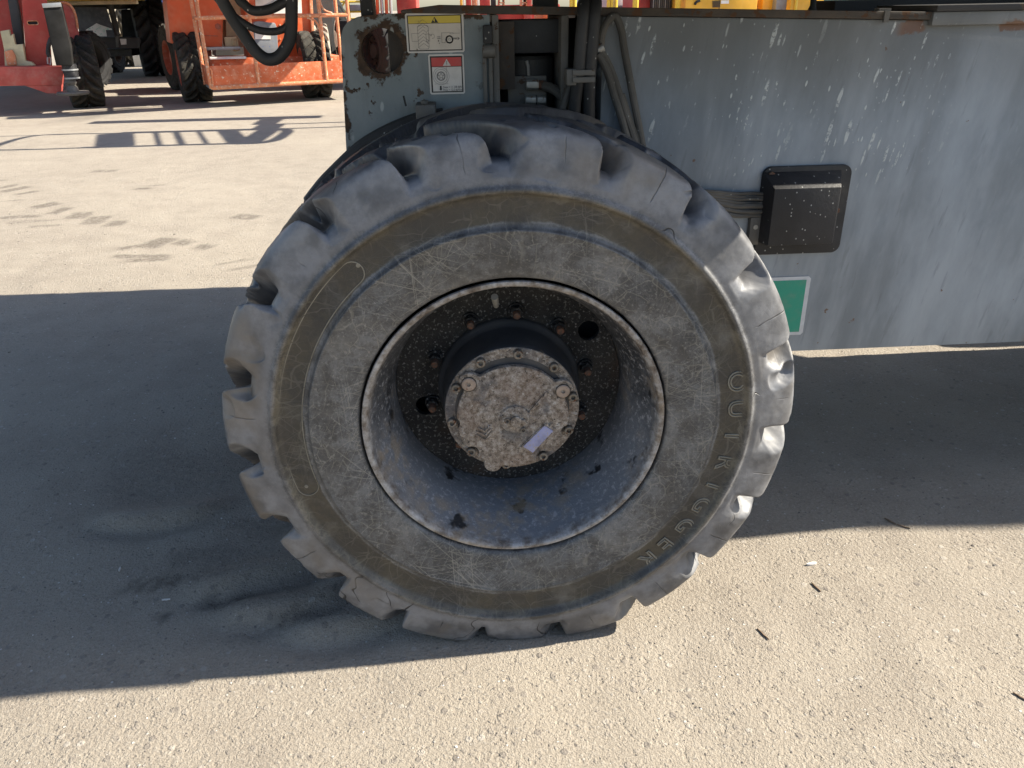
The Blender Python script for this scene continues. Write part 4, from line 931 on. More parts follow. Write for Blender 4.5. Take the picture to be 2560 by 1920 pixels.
# red lift at the far left ---------------------------------------------------
def red_lift():
    g = atz(0, 275); L = empty('red_lift', (-6.1, 11.6, 0), 'faded red lift with a jack leg and lug tyres at the far left', 'lift'); at, tr, far_wheel = frame(L, 18); L.rotation_euler = (0, 0, R(18))
    Y = 11.55
    poly = tr([(-260, 168), (160, 166), (154, 213), (-260, 219)], Y); MB().prism(poly, Y, Y+.30).build('frame_beam', M['red_worn'], L, bevel=.012)
    poly = tr([(60, 214), (154, 212), (152, 234), (118, 234)], Y); MB().prism(poly, Y+.02, Y+.26).build('frame_gusset', M['red_worn'], L, bevel=.01)
    # upright plate with the slotted hand hole
    Yp = 11.95; o = tr([(50, -60), (112, -60), (130, 166), (67, 166)], Yp); c = at(82, 57, Yp)
    bm = bmesh.new(); es = []
    slot = [(c.x+(.045 if k < 9 else -.045)+.026*math.cos(R(-90+180*(k % 9)/8+(0 if k < 9 else 180))), c.z+.026*math.sin(R(-90+180*(k % 9)/8+(0 if k < 9 else 180)))) for k in range(18)]
    for lp in (o, slot):
        vs = [bm.verts.new((p[0], Yp, p[1])) for p in lp]; es += [bm.edges.new((vs[i], vs[(i+1) % len(vs)])) for i in range(len(vs))]
    bmesh.ops.triangle_fill(bm, edges=es, use_beauty=True); g2 = bmesh.ops.extrude_face_region(bm, geom=list(bm.faces))
    for v in g2['geom']:
        if isinstance(v, bmesh.types.BMVert): v.co.y += .04
    bmesh.ops.recalc_face_normals(bm, faces=bm.faces)
    for v in bm.verts: v.co -= L.location
    me = bpy.data.meshes.new('side_plate'); bm.to_mesh(me); bm.free(); me.materials.append(M['red']); ob = bpy.data.objects.new('side_plate', me); COL.objects.link(ob); ob.parent = L
    path = [Vector((x, Yp-.004, z)) for x, z in slot]+[Vector((slot[0][0], Yp-.004, slot[0][1]))]
    MB().tube(path, .007, 6, False).build('slot_rim', M['rail'], ob)
    MB().box((c.x-.09, Yp+.042, c.z-.05), (c.x+.09, Yp+.10, c.z+.05)).build('slot_shade_box', M['dark'], ob)  # dark box added so the slot reads as shaded
    MB().prism(tr([(-260, -80), (50, -60), (64, 166), (-260, 168)], 12.3), 12.3, 12.36).build('body_panel', M['red'], L)
    MB().prism(tr([(17, -10), (40, -10), (50, 40), (64, 150), (45, 150), (30, 70)], 12.05), 12.05, 12.2).build('lift_ram', M['dark'], L, bevel=.02)
    p, q = at(10, 85, 11.9), at(45, 168, 11.9)
    MB().prism(tr([(0, 78), (22, 74), (26, 90), (32, 84), (38, 112), (57, 110), (64, 152), (78, 155), (88, 164), (12, 166), (10, 125), (6, 105)], 11.8), 11.8, 11.93).build('pivot_bracket', M['cream'], L, bevel=.012)
    MB().prism(tr([(11, 128), (30, 124), (38, 138), (42, 164), (18, 164)], 11.74), 11.74, 11.79).build('pivot_cap', M['rail'], L, bevel=.01)
    # leg housing, slanted dark cover
    Yl = 11.3; MB().prism(tr([(105, 10), (151, 7), (176, 116), (181, 164), (140, 164)], Yl), Yl, Yl+.24).build('leg_cover', M['charcoal'], L, bevel=.012)
    MB().prism(tr([(104, 9), (152, 6), (154, 17), (107, 20)], Yl-.012), Yl-.012, Yl-.001).build('cover_strip', M['galv'], L, bevel=.003)
    c = at(174, 170, 11.42); r = .10
    MB().cyl((c.x, 11.42, at(174, 160, 11.42).z), (c.x, 11.42, at(174, 196, 11.42).z), r, 20).build('jack_cylinder', M['black'], L)
    zz = lambda py: at(174, py, 11.42).z
    MB().lathe([(r*1.12, zz(172)), (r*1.12, zz(176))], 20, (c.x, 11.42, 0), 'Z').lathe([(r*1.1, zz(193)), (r*1.1, zz(197))], 20, (c.x, 11.42, 0), 'Z').build('jack_band', M['galv'], L)
    x = at(180, 220, 11.42).x
    MB().lathe([(.0001, zz(197)), (.06, zz(197)), (.085, zz(205)), (.06, zz(214)), (.08, zz(219)), (.085, zz(228)), (.215, zz(229)), (.225, zz(232)), (.21, zz(237)), (.0001, zz(237))], 28, (x, 11.42, 0), 'Z').build('jack_foot', M['bracket'], L)
    # red fender panel behind the cover
    MB().prism(tr([(150, 6), (166, 8), (180, 20), (189, 42), (194, 70), (200, 108), (216, 152), (208, 156), (196, 126), (180, 120), (160, 60)], 12.35), 12.35, 12.40).build('fender', M['red_worn'], L)
    pts = [at(a, b, 12.33) for a, b in ((152, 6), (167, 8), (181, 20), (190, 43), (194, 72))]; MB().tube(catmull(pts, 4), .018, 8).build('fender_lip', M['rail'], L)
    pts = [at(a, b, 11.7) for a, b in ((128, 95), (122, 112), (120, 132), (124, 142))]; MB().tube(catmull(pts, 4), .03, 10).build('hose', M['hose'], L)
    pts = [at(a, b, 11.75) for a, b in ((120, 160), (119, 145), (123, 141), (127, 148), (126, 163))]; MB().tube(catmull(pts, 4), .012, 8).build('lashing_ring', M['galv'], L)
    p = atz(190, 275); far_wheel(L, (p.x, p.y+.5), .54, .50, -90+25, rim='black_tyre', spin=.1)
    p = atz(216, 224); far_wheel(L, (p.x-.06, p.y+.42), .53, .44, 90-16, 'black_tyre', rim='black_tyre', spin=.4)  # black rubber used here in place of shade on the wheel
    MB().box((at(-300, 0, 13).x, 12.5, 1.68), (at(430, 0, 13).x, 18.0, 2.3)).build('upper_shade_body', M['red'], L, bevel=.03)  # out of view, stretched to put the second wheel in shade
    p, q = at(0, 5, 11.8), at(170, 3, 11.8); 
red_lift()

# dark machine with the arrow plate ------------------------------------------
def dark_lift():
    L = empty('dark_lift', (-8.4, 18.5, 0), 'dark lift in shade with a white arrow on its sloping front plate', 'lift')
    Y = 18.2
    pp = [(186, 18), (262, 18), (287, 92), (200, 95)]; pl = MB().prism(tr(pp, Y), Y, Y+.08).build('front_plate', M['slate'], L, bevel=.01)
    MB().prism(tr([(241, 58), (250, 62), (280, 72), (280, 75), (264, 75), (267, 91), (236, 91), (232, 76), (214, 76), (215, 74), (232, 64)], Y-.012), Y-.012, Y-.002).build('arrow', M['arrow'], pl)
    MB().prism(tr([(150, 95), (345, 94), (345, 121), (150, 122)], Y+.15), Y+.15, Y+.7).build('frame', M['dark'], L, bevel=.02)
    MB().prism(tr([(200, 124), (330, 122), (330, 140), (200, 142)], Y+.6), Y+.6, Y+1.2).build('axle_beam', M['recess'], L, bevel=.02)
    MB().prism(tr([(287, 80), (294, 80), (297, 118), (290, 118)], Y+.1), Y+.1, Y+.2).build('stop_post', M['bracket'], L, bevel=.01)
    MB().prism(tr([(299, 97), (315, 97), (316, 111), (303, 112)], Y+.13), Y+.13, Y+.148).build('decal', M['s_white'], L)
    MB().prism(tr([(262, -10), (270, -10), (293, 90), (287, 90)], Y+.05), Y+.05, Y+.25).build('side_post', M['dark'], L, bevel=.01)
    MB().prism(tr([(301, 24), (356, 22), (352, 96), (305, 96)], Y+1.6), Y+1.6, Y+2.6).build('engine_cover', M['black_tyre'], L, bevel=.04)
    MB().prism(tr([(160, 10), (300, 10), (300, 22), (160, 24)], Y+.4), Y+.4, Y+2).build('underside_tray', M['dark'], L, bevel=.02)
    bm_ = MB(); a, b = at(-40, 9, Y-.4), at(342, 7, Y-.4); bm_.box((a.x, Y-.4, a.z+.02), (b.x, Y+.2, a.z+.50)); bm_.build('boom', M['yellow'], L, bevel=.02)
    MB().box((a.x, Y-.43, a.z-.06), (b.x, Y-.3, a.z+.012)).build('boom_rail', M['cream'], L, bevel=.01)
    MB().box((-11, 17.2, 2.0), (-3.2, 22.5, 2.6)).build('upper_shade_body', M['dark'], L, bevel=.03)  # box added overhead to put the dark machine in shade
    p = atz(378, 195); far_wheel(L, (p.x-.05, p.y+.75), .86, .70, -90+21, 'black_tyre', spin=.2)
    p = at(298, 50, 24); far_wheel(L, (p.x, 24), .95, .55, -90+20, 'dusty_lit_tyre', spin=.3)
    p = atz(345, 165); far_wheel(L, (p.x+.3, 20.9), .5, .5, 90, 'black_tyre')
dark_lift()

# orange lift with its cage ----------------------------------------------------
def orange_lift():
    L = empty('orange_lift', (-4.0, 11.75, 0), 'orange boom lift with a railed cage lowered to the ground beside the grey plate', 'boom lift'); at, tr, far_wheel = frame(L, 22); L.rotation_euler = (0, 0, R(22))
    Y = 13.0
    hd = MB().prism(tr([(408, -70), (562, -70), (556, 122), (427, 109)], Y), Y, Y+.9).build('engine_hood', M['orange'], L, bevel=.03, seg=3)
    MB().bar(at(429, 86, Y-.004), at(545, 90, Y-.004), .012, .014, (0, 1, 0)).build('hood_seam', M['rim_orange'], hd)
    p = at(545, 66, Y); MB().cyl((p.x, Y-.012, p.z), (p.x, Y+.002, p.z), .05, 6).cyl((p.x+.01, Y-.016, p.z), (p.x+.01, Y-.011, p.z), .018, 10).build('hood_latch', M['rim_orange'], hd, bevel=.003)
    MB().prism(tr([(560, -60), (606, -60), (612, 118), (566, 116)], Y+.3), Y+.3, Y+.75).build('mast', M['cream'], L, bevel=.02)
    c = at(576, 107, Y+.2); m = MB(); m.box((c.x-.10, Y+.1, c.z-.10), (c.x+.10, Y+.28, c.z+.09)); m.tube([(c.x+.02, Y+.08, c.z-.12), (c.x+.02, Y+.05, c.z+.06), (c.x+.10, Y+.05, c.z+.06), (c.x+.10, Y+.08, c.z-.12), (c.x+.02, Y+.08, c.z-.12)], .014, 6); m.build('mast_shackle', M['cream'], L, bevel=.01)
    MB().prism(tr([(540, -20), (830, -20), (830, 128), (540, 140)], Y+1.3), Y+1.3, Y+1.9).build('chassis_shadow_panel', M['dark'], L)  # dark sheet standing in for the shade behind the hood
    L.children[-1].name = 'shadow_panel'
    # turret side with the white sheet and control box
    Yt = 12.75
    side = MB().prism(tr([(606, -60), (768, -60), (785, 150), (622, 150)], Yt), Yt, Yt+.5).build('turret_side', M['orange'], L, bevel=.02)
    MB().prism(tr([(636, -40), (752, -40), (755, 33), (640, 35)], Yt-.008), Yt-.008, Yt-.001).build('white_sheet', M['white'], side)
    MB().prism(tr([(648, 18), (690, -2), (715, -8), (716, 10), (660, 26)], Yt-.014), Yt-.014, Yt-.009).build('sheet_print', M['galv'], side)
    bx = MB().prism(tr([(632, 60), (638, 54), (654, 53), (672, 56), (688, 57), (693, 70), (697, 150), (637, 150)], Yt-.16), Yt-.16, Yt-.002).build('control_box', M['grey_plastic'], L, bevel=.02)
    MB().prism(tr([(637, 80), (676, 84), (677, 98), (638, 98)], Yt-.168), Yt-.168, Yt-.161).build('box_label', M['white'], bx)
    for px, py in ((700, 62), (702, 75), (701, 98), (703, 112), (634, 14), (745, 90)):
        p = at(px, py, Yt); MB().cyl((p.x, Yt-.015, p.z), (p.x, Yt-.001, p.z), .016, 6).build('bolt', M['rail'], side)
    MB().prism(tr([(770, -60), (778, -60), (790, 150), (783, 150)], Yt-.05), Yt-.05, Yt+.1).build('turret_post', M['rail'], L, bevel=.008)
    # base frame
    MB().prism(tr([(520, 146), (860, 140), (862, 168), (522, 172)], 12.6), 12.6, 13.6).build('base_frame', M['orange_worn'], L, bevel=.015)
    MB().prism(tr([(525, 143), (616, 141), (616, 147), (525, 149)], 12.45), 12.45, 12.6).build('frame_step', M['white'], L, bevel=.008)
    MB().prism(tr([(500, 118), (600, 116), (600, 124), (502, 126)], 12.9), 12.85, 12.98).build('hood_sill', M['galv'], L, bevel=.008)
    MB().prism(tr([(495, 125), (530, 125), (530, 210), (500, 215)], 13.1), 13.1, 13.5).build('axle_housing', M['rim_orange'], L, bevel=.03)
    # cage
    Yc = 11.75; zb = at(690, 211, Yc).z; zm = at(690, 41, Yc).z; zk = at(690, 158, Yc).z
    xs = [at(521, 180, Yc).x, at(643, 180, Yc).x, at(815, 180, Yc).x, at(884, 180, Yc).x]
    MB().box((-5.4, 11.95, 2.0), (-2.55, 14.0, 2.6)).build('boom', M['orange'], L, bevel=.03)  # unseen boom box, widened to shade the hood
    MB().box((-3.6, 10.9, 2.25), (-.6, 11.25, 2.75)).build('shade_jib', M['cream'], L, bevel=.03)  # added overhead, out of view, for its shade on the ground
    MB().bar((-.9, 11.1, 2.5), (-2.5, 13.5, 2.3), .3, .3).build('shade_jib_link', M['orange'], L, bevel=.02)
    ztop = zm+.62; rr = .029
    cage = MB().tube([(xs[0], Yc, zb+.02), (xs[0]+.03, Yc, zb), (xs[3]-.03, Yc, zb), (xs[3], Yc, zb+.02)], rr*1.15, 10).build('cage_bottom_rail', M['rail'], L)
    MB().tube([(xs[0]-.06, Yc, zm), (xs[3], Yc, zm)], rr, 10).build('cage_mid_rail', M['rail'], L)
    MB().tube([(xs[0]-.02, Yc, ztop), (xs[3], Yc, ztop)], rr, 10).build('cage_top_rail', M['rail'], L)
    for i, x in enumerate(xs): MB().tube([(x, Yc, zb), (x, Yc, ztop)], rr, 10).build('cage_post', M['rail'], L)
    for i in range(3):
        MB().box((xs[i]+.03, Yc-.006, zb+.03), (xs[i+1]-.028, Yc+.006, zk)).build('kick_plate', M['orange_worn'], L, bevel=.002)
    MB().tube([(xs[0]+.03, Yc-.02, zb+.02), (xs[0]+.045, Yc-.035, zb+.25), (xs[0]+.03, Yc-.03, zk-.03)], .012, 6).build('cage_handle', M['rail'], L)
    for k in (1, -1):
        x = xs[2]; pts = [(x+k*.02-.06*(k < 0), Yc, zm+.5*k*.75), (x+k*.02-.02*(k < 0)+.02, Yc, zm+.2*k), (x+.10*k, Yc, zm+.06*k), (x+.2*k, Yc, zm+.02*k)]
        pts = [(x+.02*k, Yc, zm+.30*k), (x+.035*k, Yc, zm+.16*k), (x+.09*k, Yc, zm+.07*k), (x+.2*k, Yc, zm+.03*k)]
        MB().tube(catmull(pts, 4), .016, 8).build('rail_brace', M['rail'], L)
    MB().box((xs[0], Yc+.02, zb-.03), (xs[3], Yc+.75, zb+.01)).build('cage_floor', M['galv'], L, bevel=.005)
    for i in (0, 3): MB().tube([(xs[i], Yc+.74, zb), (xs[i], Yc+.74, ztop)], rr, 10).build('cage_post', M['rail'], L)
    for z in (zm, ztop): MB().tube([(xs[0], Yc, z), (xs[0], Yc+.74, z)], rr, 8).build('cage_side_rail', M['rail'], L)
    MB().box((xs[0]-.012, Yc+.02, zb+.02), (xs[0]+.012, Yc+.72, zk)).build('kick_plate', M['orange_worn'], L, bevel=.002)
    p = atz(470, 261); far_wheel(L, (p.x+.02, p.y+.5), .535, .46, -90+22, rim='rim_orange', spin=.15)
    p = atz(425, 229); far_wheel(L, (p.x+.12, p.y+.5), .585, .46, -90+31, rim='rim_orange', spin=.3)
    p = atz(785, 250); far_wheel(L, (p.x-.02, p.y+.5), .52, .44, -90+19, rim='rim_orange', spin=.5)
    p = atz(792, 225); far_wheel(L, (p.x+.02, p.y+.6), .56, .42, -90+10, 'dusty_lit_tyre', 'rim_orange', spin=.7)  # pale rubber stands in for sun on the tread
orange_lift()

# more machines and stores behind -----------------------------------------------
def yard():
    # black tyred loader right of the orange lift
    L = empty('black_tyred_lift', (-2.6, 16.8, 0), 'black lift with a big black tyre behind the orange cage', 'lift')
    p = at(808, 80, 16.5); far_wheel(L, (p.x, 16.9), .80, .60, 82, 'black_tyre', spin=.2)
    MB().box((p.x-.2, 17.0, .55), (p.x+2.4, 18.6, 1.15)).build('body', M['dark'], L, bevel=.04)
    q = at(950, 120, 14.9); far_wheel(L, (q.x, 15.0), .64, .52, -90+36, 'black_tyre', 'black_tyre', spin=.6)
    MB().cyl((q.x, 15.0, .6), (p.x+.6, 17.2, .6), .12, 14).build('axle', M['dark'], L)
    # yellow scissor lift: posts, guard rails and basin
    L = empty('yellow_lift', (-2.4, 20.5, 0), 'yellow lift frame standing behind the orange cage rails', 'lift')
    Y = 20.0; x0, x1 = at(836, 20, Y).x, at(905, 20, Y).x
    MB().box((x0+.1, Y, at(850, 66, Y).z), (x1, Y+1.2, at(850, 46, Y).z)).build('body', M['yellow'], L, bevel=.03)
    MB().box((x0+.1, Y+.05, at(850, 74, Y).z), (x1, Y+1.1, at(850, 67, Y).z)).build('belly_tray', M['dark'], L, bevel=.02)
    for x in (x0, x0+.35, x1): MB().tube([(x, Y-.05, .12), (x, Y-.05, 1.62)], .028, 8).build('post', M['yellow'], L)
    for z in (at(850, 5, Y).z, at(850, 30, Y).z): MB().tube([(x0-.25, Y-.05, z), (x1, Y-.05, z)], .024, 8).build('rail', M['yellow'], L)
    for s in (1, -1): MB().tube([(x0, Y-.05, at(850, 18, Y).z+.2*s), (x0+.35, Y-.05, at(850, 18, Y).z-.2*s)], .018, 8).build('brace', M['yellow'], L)
    MB().box((x0+.38, Y-.12, at(850, 28, Y).z), (x1+.2, Y+.3, at(850, 12, Y).z)).build('engine_deck', M['galv'], L, bevel=.02)
    for x in (x0+.2, x1-.1): far_wheel(L, (x, Y+.3), .3, .26, 80, 'far_tyre')
    # blue drums
    Y = 23.5
    def drum(px, lab, col='blue'):
        p = at(px, 10, Y); z1 = at(px, -14, Y).z; r = .30
        o = empty('drum', (p.x, Y, 0), lab, 'drum', 'drums stored behind the lifts')
        z0 = z1-.93
        s = MB(); pr = [(.0001, z0)]
        for k in range(13):
            z = z0+(z1-z0)*k/12; pr.append((r*(1.03 if k in (4, 8) else 1.0)*(.96 if k in (0, 12) else 1), z))
        pr.append((.0001, z1)); s.lathe(pr, 28, (p.x, Y, 0), 'Z'); s.build('shell', M[col], o)
        MB().box((p.x-.10, Y-r*1.035-.004, z0+.62), (p.x+.10, Y-r*.97, z0+.82)).build('drum_label', M['white'], o)
        MB().box((p.x-.42, Y-.42, 0), (p.x+.42, Y+.42, z0-.003)).build('plinth', M['white'], o, bevel=.02)
    drum(357, 'blue drum with a white label beside the shaded dark tyre')
    drum(403, 'blue drum behind the wire mesh next to the orange hood'); drum(775, 'blue drum seen through the orange cage, left of the brace'); drum(812, 'blue drum seen through the orange cage, right of the brace')
    # mesh fence
    Y = 21.5; F_ = empty('mesh_fence', (at(392, 0, Y).x, Y, 0), 'dark wire mesh fence panel beside the orange hood', 'fence')
    x0, x1 = at(375, 30, Y).x, at(430, 30, Y).x
    for x in (x0, at(393, 30, Y).x, x1): MB().tube([(x, Y, 0), (x, Y, 2.2)], .03, 8).build('post', M['dark'], F_)
    m = MB(); n = 16
    for k in range(-22, 30):
        for s in (1, -1):
            a = x0+(x1-x0)*k/8.; 
            p = Vector((a, Y+.01*s, .55)); q = Vector((a+s*1.5, Y+.01*s, 2.05))
            # clip to the panel
            t0, t1 = 0., 1.
            dx = q.x-p.x
            for lim, sg in ((x0, 1), (x1, -1)):
                f0 = (p.x-lim)*sg; f1 = (q.x-lim)*sg
                if f0 < 0 and f1 < 0: t0, t1 = 1, 0
                elif f0 < 0: t0 = max(t0, f0/(f0-f1))
                elif f1 < 0: t1 = min(t1, f0/(f0-f1))
            if t1-t0 > .02: m.bar(p+(q-p)*t0, p+(q-p)*t1, .008, .008)
    o = m.build('wire_mesh', M['dark'], F_); o['kind'] = 'stuff'
    # pale scrap pile behind the fence
    Y = 24.5; S_ = empty('scrap_pile', (at(415, 60, Y).x, Y, 0), 'pale pile of scrap metal behind the mesh fence', 'scrap')
    for k in range(46):
        u = rng.random(); px = 372+u*70; p = at(px, 40, Y); h = rng.random()*1.15
        d = Vector((rng.uniform(-1, 1), rng.uniform(-.5, .5), rng.uniform(-.6, .6))).normalized()*rng.uniform(.15, .5)
        c = Vector((p.x, Y+rng.uniform(-.5, .8), .15+h)); MB().bar(c-d, c+d, rng.uniform(.03, .16), rng.uniform(.02, .08)).build('scrap_piece', M[rng.choice(['galv', 'white', 'cream', 'bracket', 'galv'])], S_)
    # row of stored machines behind the deck edge, left to right
    def block(name, cat, lab, px0, px1, Y, py, mat, dep=1.5, extra=None, group=None):
        a, b = at(px0, 20, Y), at(px1, 20, Y); z = at((px0+px1)/2, py, Y).z
        o = empty(name, ((a.x+b.x)/2, Y+dep/2, 0), lab, cat, group)
        body = MB().box((a.x, Y, .25), (b.x, Y+dep, z)).build('body', M[mat], o, bevel=.03)
        for x in (a.x+.1, b.x-.1):
            MB().box((x-.06, Y+.1, 0), (x+.06, Y+dep-.1, .249)).build('skid', M['dark'], o)
        return o, a, b, z
    o, a, b, z = block('amber_generator', 'generator', 'amber generator cabinet with a louvred vent above the deck edge', 1713, 1893, 15, -60, 'amber', 1.6)
    for k in range(9):
        p = at(1781, 3+1.9*k, 15-.006); q = at(1800, 3+1.9*k, 15-.006); MB().box((p.x, 14.985, p.z-.004), (q.x, 14.9985, p.z+.004)).build('louvre', M['dark'], o)
    pts = [at(1737, 12, 14.97), at(1741, 5, 14.97), at(1750, 1, 14.97)]; MB().tube(catmull(pts, 3), .024, 8).build('handle', M['black'], o)
    p, q = at(1803, 1, 14.99), at(1822, 9, 14.99); MB().box((p.x, 14.99, q.z), (q.x, 14.9985, p.z)).build('decal', M['white'], o)
    p = at(1799, 10, 14.99); MB().box((p.x-.005, 14.991, .3), (p.x+.005, 14.9985, z-.06)).build('door_seam', M['dark'], o)
    o, a, b, z = block('amber_compressor', 'compressor', 'amber compressor cabinet with a grey side panel', 1905, 1938, 15.4, -60, 'amber', 1.6)
    o, a, b, z = block('grey_cabinet', 'cabinet', 'grey blue cabinet between two amber machines', 1939, 1972, 15.2, -40, 'grey_plastic', 1.4)
    o, a, b, z = block('amber_welder', 'machine', 'amber machine under the dark cable tray', 1975, 2058, 15, -40, 'amber', 1.4)
    MB().tube([(a.x+.1, 14.97, .3), (a.x+.1, 14.97, z)], .03, 8).build('post', M['yellow'], o); MB().tube([(b.x-.2, 14.97, .3), (b.x-.2, 14.97, z)], .03, 8).build('post', M['yellow'], o)
    o, a, b, z = block('green_container', 'container', 'dull green ribbed container behind the top right deck', 2120, 2225, 19, -60, 'green', 2.4)
    for k in range(12): x = a.x+.1+(b.x-a.x-.2)*k/11; MB().box((x-.03, 18.97, .4), (x+.03, 18.999, z-.1)).build('rib', M['green'], o)
    o, a, b, z = block('salmon_tank', 'tank', 'salmon coloured tank at the right end of the stored machines', 2236, 2290, 19, -60, 'red_worn', 2)
    o, a, b, z = block('white_cabin', 'cabin', 'white site cabin behind the yellow posts above the deck edge', 1470, 1578, 18, -60, 'white', 2.4)
    for px in (1476, 1484): 
        p = at(px, 10, 17.97); MB().box((p.x-.02, 17.98, .6), (p.x+.02, 17.999, z-.2)).build('vent_slot', M['dark'], o)
    p, q = at(1538, 14, 17.98), at(1574, 18, 17.98); MB().box((p.x, 17.98, q.z-.1), (q.x, 17.999, p.z)).build('cabin_stripe', M['grey_plastic'], o)
    def posts(lab, xs, Y, mat='yellow', grp='yellow posts behind the deck edge'):
        p = at(sum(xs)/len(xs), 10, Y); o = empty('guard_frame', (p.x, Y, 0), lab, 'guard frame', grp)
        for px in xs: q = at(px, 10, Y); MB().tube([(q.x, Y, 0), (q.x, Y, 1.75)], .035, 8).build('post', M[mat], o)
        q0, q1 = at(xs[0], 10, Y), at(xs[-1], 10, Y)
        for z in (.5, 1.73): MB().tube([(q0.x-.04, Y, z), (q1.x+.04, Y, z)], .03, 8).build('rail', M[mat], o)
    posts('pair of yellow posts just left of the thick hoses', (1428, 1437), 15.5); posts('three yellow posts in front of the white cabin', (1521, 1530, 1540), 15.6)
    posts('single yellow post frame against the red frame', (1586, 1592), 15.2); posts('yellow post left of the amber generator', (1692, 1697), 15.1)
    # red steel sections stacked
    o, a, b, z = block('red_frame_stack', 'steel stack', 'stack of dark red steel channels behind the end plate', 1160, 1400, 16.5, 12, 'red', 1.6)
    for k, (p0, p1, mat) in enumerate(((1150, 1156, 'amber'), (1157, 1162, 'white'), (1165, 1178, 'red'), (1180, 1192, 'rail'), (1193, 1198, 'white'), (1200, 1225, 'red'), (1228, 1240, 'dark'), (1310, 1330, 'red_worn'))):
        p, q = at(p0, 10, 16.3), at(p1, 10, 16.3); MB().box((p.x, 16.2+.02*k, .3), (q.x, 16.4+.02*k, 1.75)).build('steel_post', M[mat], o, bevel=.006)
    for px in (1245, 1300):
        for zz in (6, -6): 
            p, q = at(px, zz, 16.3), at(px+14, zz+5, 16.3); m = MB(); t = .02
            m.box((p.x, 15.9, p.z-t), (q.x, 16.45, p.z)); m.box((p.x, 15.9, q.z-.06), (p.x+t, 16.45, p.z-t-.001)); m.box((q.x-t, 15.9, q.z-.06), (q.x, 16.45, p.z-t-.001)); m.build('steel_channel', M['rail'], o)
    L = empty('shade_platform_lift', (.4, 9.5, 0), 'orange mast lift behind the deck with an unseen platform added to shade the yard', 'lift')
    p, q = at(1342, 10, 9.3), at(1395, 10, 9.3); xm = (p.x+q.x)/2
    MB().box((p.x-.3, 9.2, .22), (q.x+.5, 10.0, .95)).build('base', M['orange'], L, bevel=.03)
    for y_ in (9.32, 9.78): MB().box((xm-.05, y_-.035, .95), (xm+.05, y_+.035, 3.0)).build('mast', M['orange'], L, bevel=.008)
    MB().box((p.x, 9.40, .96), (q.x, 9.70, 1.75)).build('mast_cover', M['orange_worn'], L, bevel=.01)
    for x_ in (p.x-.15, q.x+.3): far_wheel(L, (x_, 9.25), .22, .2, 0); far_wheel(L, (x_, 9.95), .22, .2, 180)
    z_ = 3.0; m = MB(); y0, y1 = 8.13, 9.42; ox = 3.66  # unseen platform laid out from the shadow it throws on the yard
    m.box((-4.3+ox, y0, z_), (-2.6+ox, y0+.10, z_+.05)); m.box((-4.3+ox, y1-.16, z_), (-2.6+ox, y1, z_+.05))
    e_ = [-4.3, -3.89, -3.64, -3.57, -3.40, -3.31, -3.11, -3.05, -2.84, -2.6]
    for i in range(0, 10, 2): m.bar(((e_[i]+e_[i+1])/2+ox+.17, y0+.05, z_+.04), ((e_[i]+e_[i+1])/2+ox-.26, y1-.1, z_+.04), (e_[i+1]-e_[i])*(.8 if 0 < i < 8 else 1), .014)
    m.build('platform_floor', M['galv'], L)
    pts = [(-2.6+ox, y0+.03, z_+.02), (-2.35+ox, y0+.04, z_+.02), (-2.22+ox, y0+.25, z_+.02), (-2.2+ox, (y0+y1)/2, z_+.02), (-2.22+ox, y1-.3, z_+.02), (-2.35+ox, y1-.08, z_+.02), (-2.6+ox, y1-.06, z_+.02)]
    MB().tube(catmull(pts, 5), .05, 8).build('bumper_rail', M['orange'], L)
    MB().box((-2.595+ox, y0+.06, z_), (-2.36+ox, y1-.1, z_+.045)).build('floor_flap', M['galv'], L)
    pts = [(-4.3+ox, y0+.04, z_+.02), (-4.9+ox, y0+.02, z_+.02), (-5.3+ox, y0+.1, z_+.02), (-5.42+ox, y0+.5, z_+.02), (-5.3+ox, y1-.1, z_+.02), (-4.3+ox, y1-.1, z_+.02)]
    MB().tube(catmull(pts, 5), .035, 8).build('bumper_rail', M['orange'], L)
    for yy in (y0+.05, y1-.08): MB().tube([(-6.6+ox, yy-.05, z_+.02), (-4.9+ox, yy, z_+.02)], .022, 8).build('reach_arm', M['orange'], L)
    MB().box((-1.3, 10.35, 2.97), (1.6, 10.65, 3.2)).build('shade_boom', M['orange'], L, bevel=.02)  # bar added for the upper shadow band on the yard
    MB().box((xm-.1, 9.8, 2.99), (xm+.1, 10.4, 3.1)).build('boom_bracket', M['orange'], L, bevel=.01)
    MB().box((xm-.12, 9.25, 2.9), (xm+.12, 9.85, 3.0)).build('mast_head', M['orange'], L, bevel=.01)
    o, a, b, z = block('red_trailer', 'trailer', 'red frame with a sloping end left of the dark radiator', 1588, 1625, 16.2, -50, 'red', 1.4)
    o, a, b, z = block('radiator_rack', 'rack', 'dark perforated radiator rack between red frame and yellow post', 1630, 1678, 16, -50, 'dark', 1.2)
    for k in range(9): p = at(1634+5*k, 10, 15.97); MB().box((p.x-.008, 15.985, .8), (p.x+.008, 15.999, z-.05)).build('fin', M['galv' if k % 3 == 0 else 'bracket'], o)
    o, a, b, z = block('red_hoist', 'hoist', 'red hoist bundle above the left end of the deck', 992, 1042, 15.3, -40, 'red', 1.2)
    for k in range(4): p = at(940+11*k, 5, 15.2); MB().tube([(p.x, 15.0, .2), (p.x+.05, 15.0, 1.7)], .03, 8).build('pipe', M['galv' if k % 2 else 'orange'], o)
yard()

